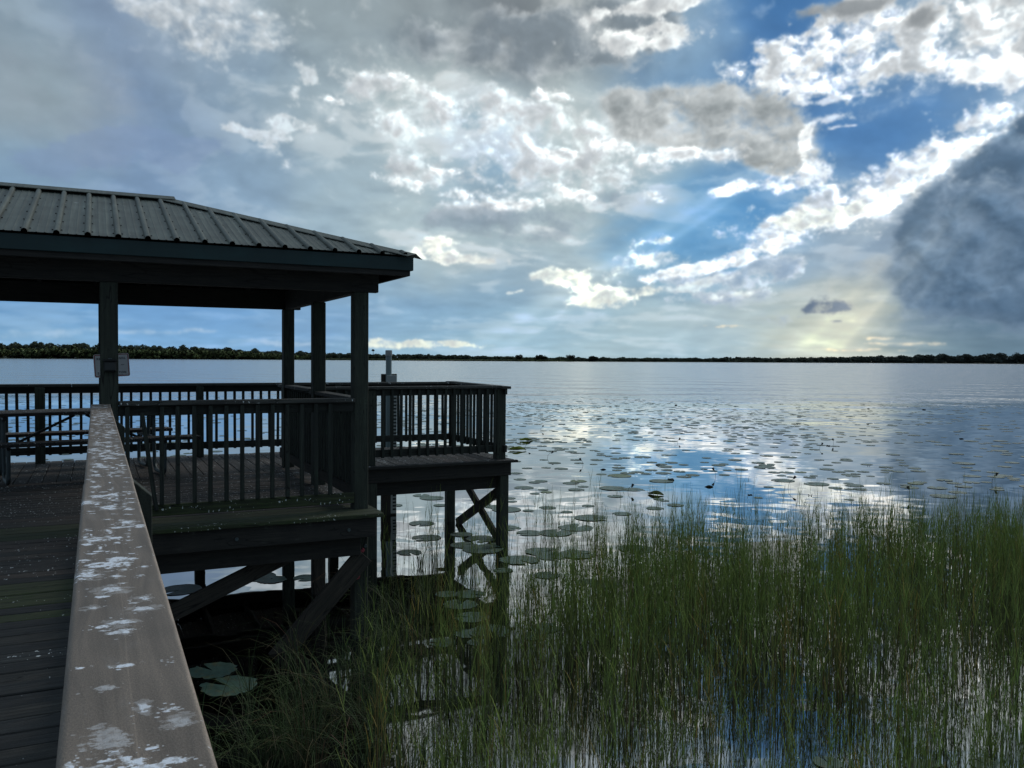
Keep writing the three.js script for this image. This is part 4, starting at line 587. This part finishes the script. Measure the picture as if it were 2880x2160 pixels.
  // leaves that stand up or have curled
  const curl = (seed) => { const q = rng(seed), ps = [], ix = [], N = 12, K = 8, ph = q() * 5; for (let j = 0; j <= K; j++) for (let i = 0; i <= N; i++) { const a = -1.35 + 2.7 * i / N, t = j / K, wdt = Math.sin(Math.PI * Math.min(0.97, 0.12 + 0.85 * t)); ps.push(Math.sin(a) * 0.42 * wdt, 0.15 + 0.42 * (1 - Math.cos(a)) * wdt + 0.07 * noise(i * 0.4 + ph, j * 0.4), (t - 0.5) * 1.7); } for (let j = 0; j < K; j++) for (let i = 0; i < N; i++) { const a = j * (N + 1) + i, b = a + N + 1; ix.push(a, b, a + 1, a + 1, b, b + 1); } const g = new THREE.BufferGeometry(); g.setAttribute('position', new THREE.Float32BufferAttribute(ps, 3)); g.setIndex(ix); g.computeVertexNormals(); return g; };
  const yellow = new THREE.MeshStandardMaterial({ color: new THREE.Color().setRGB(0.2, 0.24, 0.02), roughness: 0.5, side: THREE.DoubleSide }), dry = new THREE.MeshStandardMaterial({ color: new THREE.Color().setRGB(0.03, 0.032, 0.026), roughness: 0.8, side: THREE.DoubleSide });
  const leafAt = (g, m, x, z, s, ry, label, group) => { const k = new THREE.Mesh(g, m); k.name = numbered('curled_leaf'); k.position.set(x, -0.02, z); k.scale.setScalar(s); k.rotation.y = ry; scene.add(k); return tag(k, label, 'lily leaf', group); };
  leafAt(curl(2), yellow, 11.22, -22.57, 0.3, 0.9, 'yellow-green curled leaf next to the platform corner post, nearer of the two'); leafAt(curl(3), yellow, 12.79, -25.11, 0.26, 1.4, 'yellow-green curled leaf next to the platform corner post, farther of the two'); leafAt(curl(4), new THREE.MeshStandardMaterial({ color: new THREE.Color().setRGB(0.09, 0.09, 0.015), roughness: 0.6, side: THREE.DoubleSide }), 10.11, -14.08, 0.2, 0.5, 'olive curled leaf against the far edge of the reed bed');
  const cg = [curl(5), curl(6), curl(7)];
  for (let i = 0, n = 0; i < 400 && n < 20; i++) { const w = 17 + 36 * r(), s = w * (-0.02 + 0.55 * r()), p = at(s, w); if (p.x < 6.2 && -p.z < 15) continue; leafAt(cg[n % 3], dry, p.x, p.z, 0.08 + 0.06 * r(), r() * 6, 'small dark dried leaf curled up above the pads on the open lake', 'dried leaves on the open lake'); n++; }
  // pods on bent stalks
  const podMat = new THREE.MeshStandardMaterial({ color: new THREE.Color().setRGB(0.025, 0.022, 0.02), roughness: 0.9 });
  const pod = (x, z, h, lean, label, group) => { h *= 0.55; const t = thing('seed_pod', label, 'seed pod', [x, 0, z], group), tip = V3(lean * 0.3, h, 0.05); part('stalk', new THREE.TubeGeometry(new THREE.CatmullRomCurve3([V3(0, -0.1, 0), V3(lean * 0.08, h * 0.55, 0.01), tip]), 8, 0.0035, 5), podMat, t); const head = part('head', new THREE.LatheGeometry([[0, -0.06], [0.014, -0.045], [0.026, 0.0], [0.03, 0.018], [0.018, 0.024], [0, 0.02]].map((q) => new THREE.Vector2(...q)), 10), podMat, t, tip.toArray()); head.rotation.z = -lean * 1.6; };
  const spots = [[9.76, -14.58, 0.28, 0.3], [13.01, -15.77, 0.35, -0.4], [13.17, -13.63, 0.45, 0.5], [11.23, -18.82, 0.3, -0.4], [11.11, -20.56, 0.3, 0.5], [20.12, -19.50, 0.3, 0.2], [21.59, -20.33, 0.32, -0.3], [11.62, -22.94, 0.32, 0.5], [17.14, -22.73, 0.26, 0.2], [18.03, -12.40, 0.4, 0.3], [14.60, -11.76, 0.4, -0.4], [15.20, -28.67, 0.3, 0.3]];
  const bear = (q) => Math.atan2(q[0], -q[1]); spots.sort((a, b) => bear(a) - bear(b)).forEach(([x, z, h, l], i) => pod(x, z, h, l, 'dark seed pod on a thin stalk in the lake, ' + ORD[i] + ' from the left', 'seed pods on the lake'));
}

// ---------------------------------------------------------------- snail eggs on the pile
{
  const r = rng(9), mat = new THREE.MeshStandardMaterial({ color: 0xb04a58, roughness: 0.6 });
  const eggs = (label, x, y, z, h) => { const gs = []; for (let i = 0; i < 46; i++) { const a = r() * 6.28, q = Math.sqrt(r()), g = new THREE.IcosahedronGeometry(0.0055, 1); g.translate(Math.cos(a) * q * 0.018, Math.sin(a) * q * h, 0.003 + 0.006 * (1 - q)); gs.push(g); } const m = new THREE.Mesh(mergeGeometries(gs), mat); m.name = numbered('snail_eggs'); m.position.set(x, y, z); m.rotation.z = -0.4; scene.add(m); tag(m, label, 'snail eggs'); };
  eggs('topmost small pink clump of snail eggs on the gazebo corner pile', 2.3, 0.86, -7.985, 0.02); eggs('middle pink clump of snail eggs at the left edge of the gazebo corner pile', 2.24, 0.70, -7.985, 0.036); eggs('lowest pink clump of snail eggs on the gazebo corner pile', 2.255, 0.61, -7.985, 0.03);
}

// ---------------------------------------------------------------- reeds and sedges
{
  const r = rng(555);
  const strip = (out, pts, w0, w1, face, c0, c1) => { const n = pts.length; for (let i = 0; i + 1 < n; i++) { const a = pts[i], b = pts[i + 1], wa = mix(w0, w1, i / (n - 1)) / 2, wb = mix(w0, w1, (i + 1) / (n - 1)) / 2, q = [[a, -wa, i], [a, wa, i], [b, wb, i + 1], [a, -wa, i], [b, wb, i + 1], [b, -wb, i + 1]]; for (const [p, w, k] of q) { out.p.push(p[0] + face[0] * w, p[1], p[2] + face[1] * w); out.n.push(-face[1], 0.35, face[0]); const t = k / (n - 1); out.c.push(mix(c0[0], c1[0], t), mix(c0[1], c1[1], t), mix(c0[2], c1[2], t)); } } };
  const geo = (out) => { const g = new THREE.BufferGeometry(); g.setAttribute('position', new THREE.Float32BufferAttribute(out.p, 3)); g.setAttribute('normal', new THREE.Float32BufferAttribute(out.n, 3)); g.setAttribute('color', new THREE.Float32BufferAttribute(out.c, 3)); g.normalizeNormals(); return g; };
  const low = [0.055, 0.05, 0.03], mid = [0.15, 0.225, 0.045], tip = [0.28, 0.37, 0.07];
  const reedClump = (n, spread) => { const out = { p: [], n: [], c: [] }; for (let i = 0; i < n; i++) { const a = r() * 6.28, q = spread * Math.sqrt(r()), x = Math.cos(a) * q, z = Math.sin(a) * q, h = 0.58 + 0.42 * r(), lx = (r() - 0.5) * 0.16, lz = (r() - 0.5) * 0.16, f = r() * 6.28, F = [Math.cos(f), Math.sin(f)], P = (t) => [x + lx * h * t * t, -0.06 + (h + 0.06) * t, z + lz * h * t * t], k1 = (r() - 0.5) * 0.03;
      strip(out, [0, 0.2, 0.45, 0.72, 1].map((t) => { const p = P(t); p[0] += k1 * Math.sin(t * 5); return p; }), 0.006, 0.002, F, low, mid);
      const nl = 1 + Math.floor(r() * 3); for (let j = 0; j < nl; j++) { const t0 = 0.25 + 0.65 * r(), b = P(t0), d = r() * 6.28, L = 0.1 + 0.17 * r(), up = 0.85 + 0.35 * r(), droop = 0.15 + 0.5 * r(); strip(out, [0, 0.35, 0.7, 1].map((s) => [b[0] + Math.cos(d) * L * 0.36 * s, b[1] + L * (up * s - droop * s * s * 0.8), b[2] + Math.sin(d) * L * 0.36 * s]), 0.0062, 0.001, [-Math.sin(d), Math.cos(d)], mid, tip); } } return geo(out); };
  const tuft = (n, L0) => { const out = { p: [], n: [], c: [] }; for (let i = 0; i < n; i++) { const d = r() * 6.28, L = L0 * (0.55 + 0.6 * r()), o = 0.06 * r(), arch = 0.25 + 0.6 * r(), x = Math.cos(d), z = Math.sin(d); strip(out, [0, 0.2, 0.4, 0.6, 0.8, 1].map((s) => [x * (o + L * arch * s * s), -0.05 + L * (1.05 * s - arch * 0.75 * s * s * s), z * (o + L * arch * s * s)]), 0.007, 0.0015, [-z, x], [0.035, 0.05, 0.02], r() < 0.06 ? [0.12, 0.11, 0.06] : [0.07, 0.125, 0.036]); } return geo(out); };
  const mat = new THREE.MeshStandardMaterial({ vertexColors: true, roughness: 0.8, side: THREE.DoubleSide });
  const scatter = (name, label, cat, geos, spots, piece) => { const bed = thing(name, label, cat); bed.userData.kind = 'stuff'; geos.forEach((g, k) => { const mine = spots.filter((_, i) => i % geos.length === k), im = new THREE.InstancedMesh(g, mat, mine.length), o = new THREE.Object3D(), c = new THREE.Color(); im.name = piece; mine.forEach((q, i) => { o.position.set(q[0], 0, q[1]); o.rotation.set((r() - 0.5) * 0.1, r() * 6.28, (r() - 0.5) * 0.1); o.scale.set(q[3] ?? 1, q[2], q[3] ?? 1); o.updateMatrix(); im.setMatrixAt(i, o.matrix); const b = 0.75 + 0.5 * r(), y = r(); const dead = r() < 0.07 ? 1 : 0; im.setColorAt(i, c.setRGB(b * (0.95 + 0.25 * y + 0.7 * dead), b * (1 - 0.1 * dead), b * (0.9 + 0.2 * r()))); }); bed.add(im); }); };
  const reeds = [];
  for (let i = 0; i < 90000 && reeds.length < 3500; i++) {
    const w = Math.sqrt(mix(4.0 ** 2, 14.5 ** 2, r())), u = -0.21 + 1.05 * r(), s = u * w, p = at(s, w); if (p.x < 2.7 && -p.z > 7.5) continue; if (p.x < 5.45 && -p.z > 11.0 && -p.z < 13.4) continue;
    const edge = 11.6 + 0.9 * noise(s * 0.5, 3) - 2.2 * sstep(0.1, -0.16, u), back = sstep(edge + 0.8, edge - 0.8, w), n = fbm(s * 0.42 + 3, w * 0.42, 4);
    let d = back * (0.3 + 0.7 * sstep(-0.25, 0.2, n)) * sstep(-0.1, 0.06, u - mix(-0.1, 0.1, sstep(6.6, 9, w))) + 0.035 * sstep(15, 12, w) + 0.03 * back; d *= mix(0.62, 1, sstep(5.6, 9.0, w));
    if (r() > d) continue; reeds.push([p.x, p.z, 0.78 + 0.28 * r() + 0.12 * n, 1]);
  }
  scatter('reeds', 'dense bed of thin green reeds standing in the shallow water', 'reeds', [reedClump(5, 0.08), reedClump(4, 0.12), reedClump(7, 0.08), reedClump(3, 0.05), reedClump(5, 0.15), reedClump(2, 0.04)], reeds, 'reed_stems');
  const sedge = [];
  const bunch = (list) => { for (const [x, z, n, spread] of list) for (let i = 0; i < n; i++) { const a = r() * 6.28, q = spread * Math.sqrt(r()); sedge.push([x + Math.cos(a) * q, z + Math.sin(a) * q, 0.7 + 0.5 * r(), 0.8 + 0.5 * r()]); } };
  bunch([[1.59, -7.34, 5, 0.4], [1.21, -6.76, 6, 0.4], [1.52, -6.40, 9, 0.5], [2.03, -7.04, 10, 0.5], [1.91, -6.22, 12, 0.5], [1.50, -5.70, 16, 0.5], [1.09, -5.83, 12, 0.4], [0.82, -5.90, 7, 0.25], [2.64, -7.90, 9, 0.5], [2.92, -9.11, 6, 0.4], [3.19, -8.84, 6, 0.5], [2.81, -7.37, 9, 0.6], [3.99, -10.23, 5, 0.4], [4.21, -9.18, 6, 0.5], [1.82, -5.43, 12, 0.5], [2.45, -6.11, 6, 0.6], [1.88, -8.24, 2, 0.2]]);
  scatter('sedges', 'arching dark green sedge tufts in the black water by the gazebo piles', 'sedges', [tuft(16, 0.62), tuft(12, 0.75), tuft(20, 0.5)], sedge, 'sedge_blades');
}
scene.traverse((o) => { if (o.isMesh) { o.castShadow = true; o.receiveShadow = true; } });
renderer.render(scene, camera);
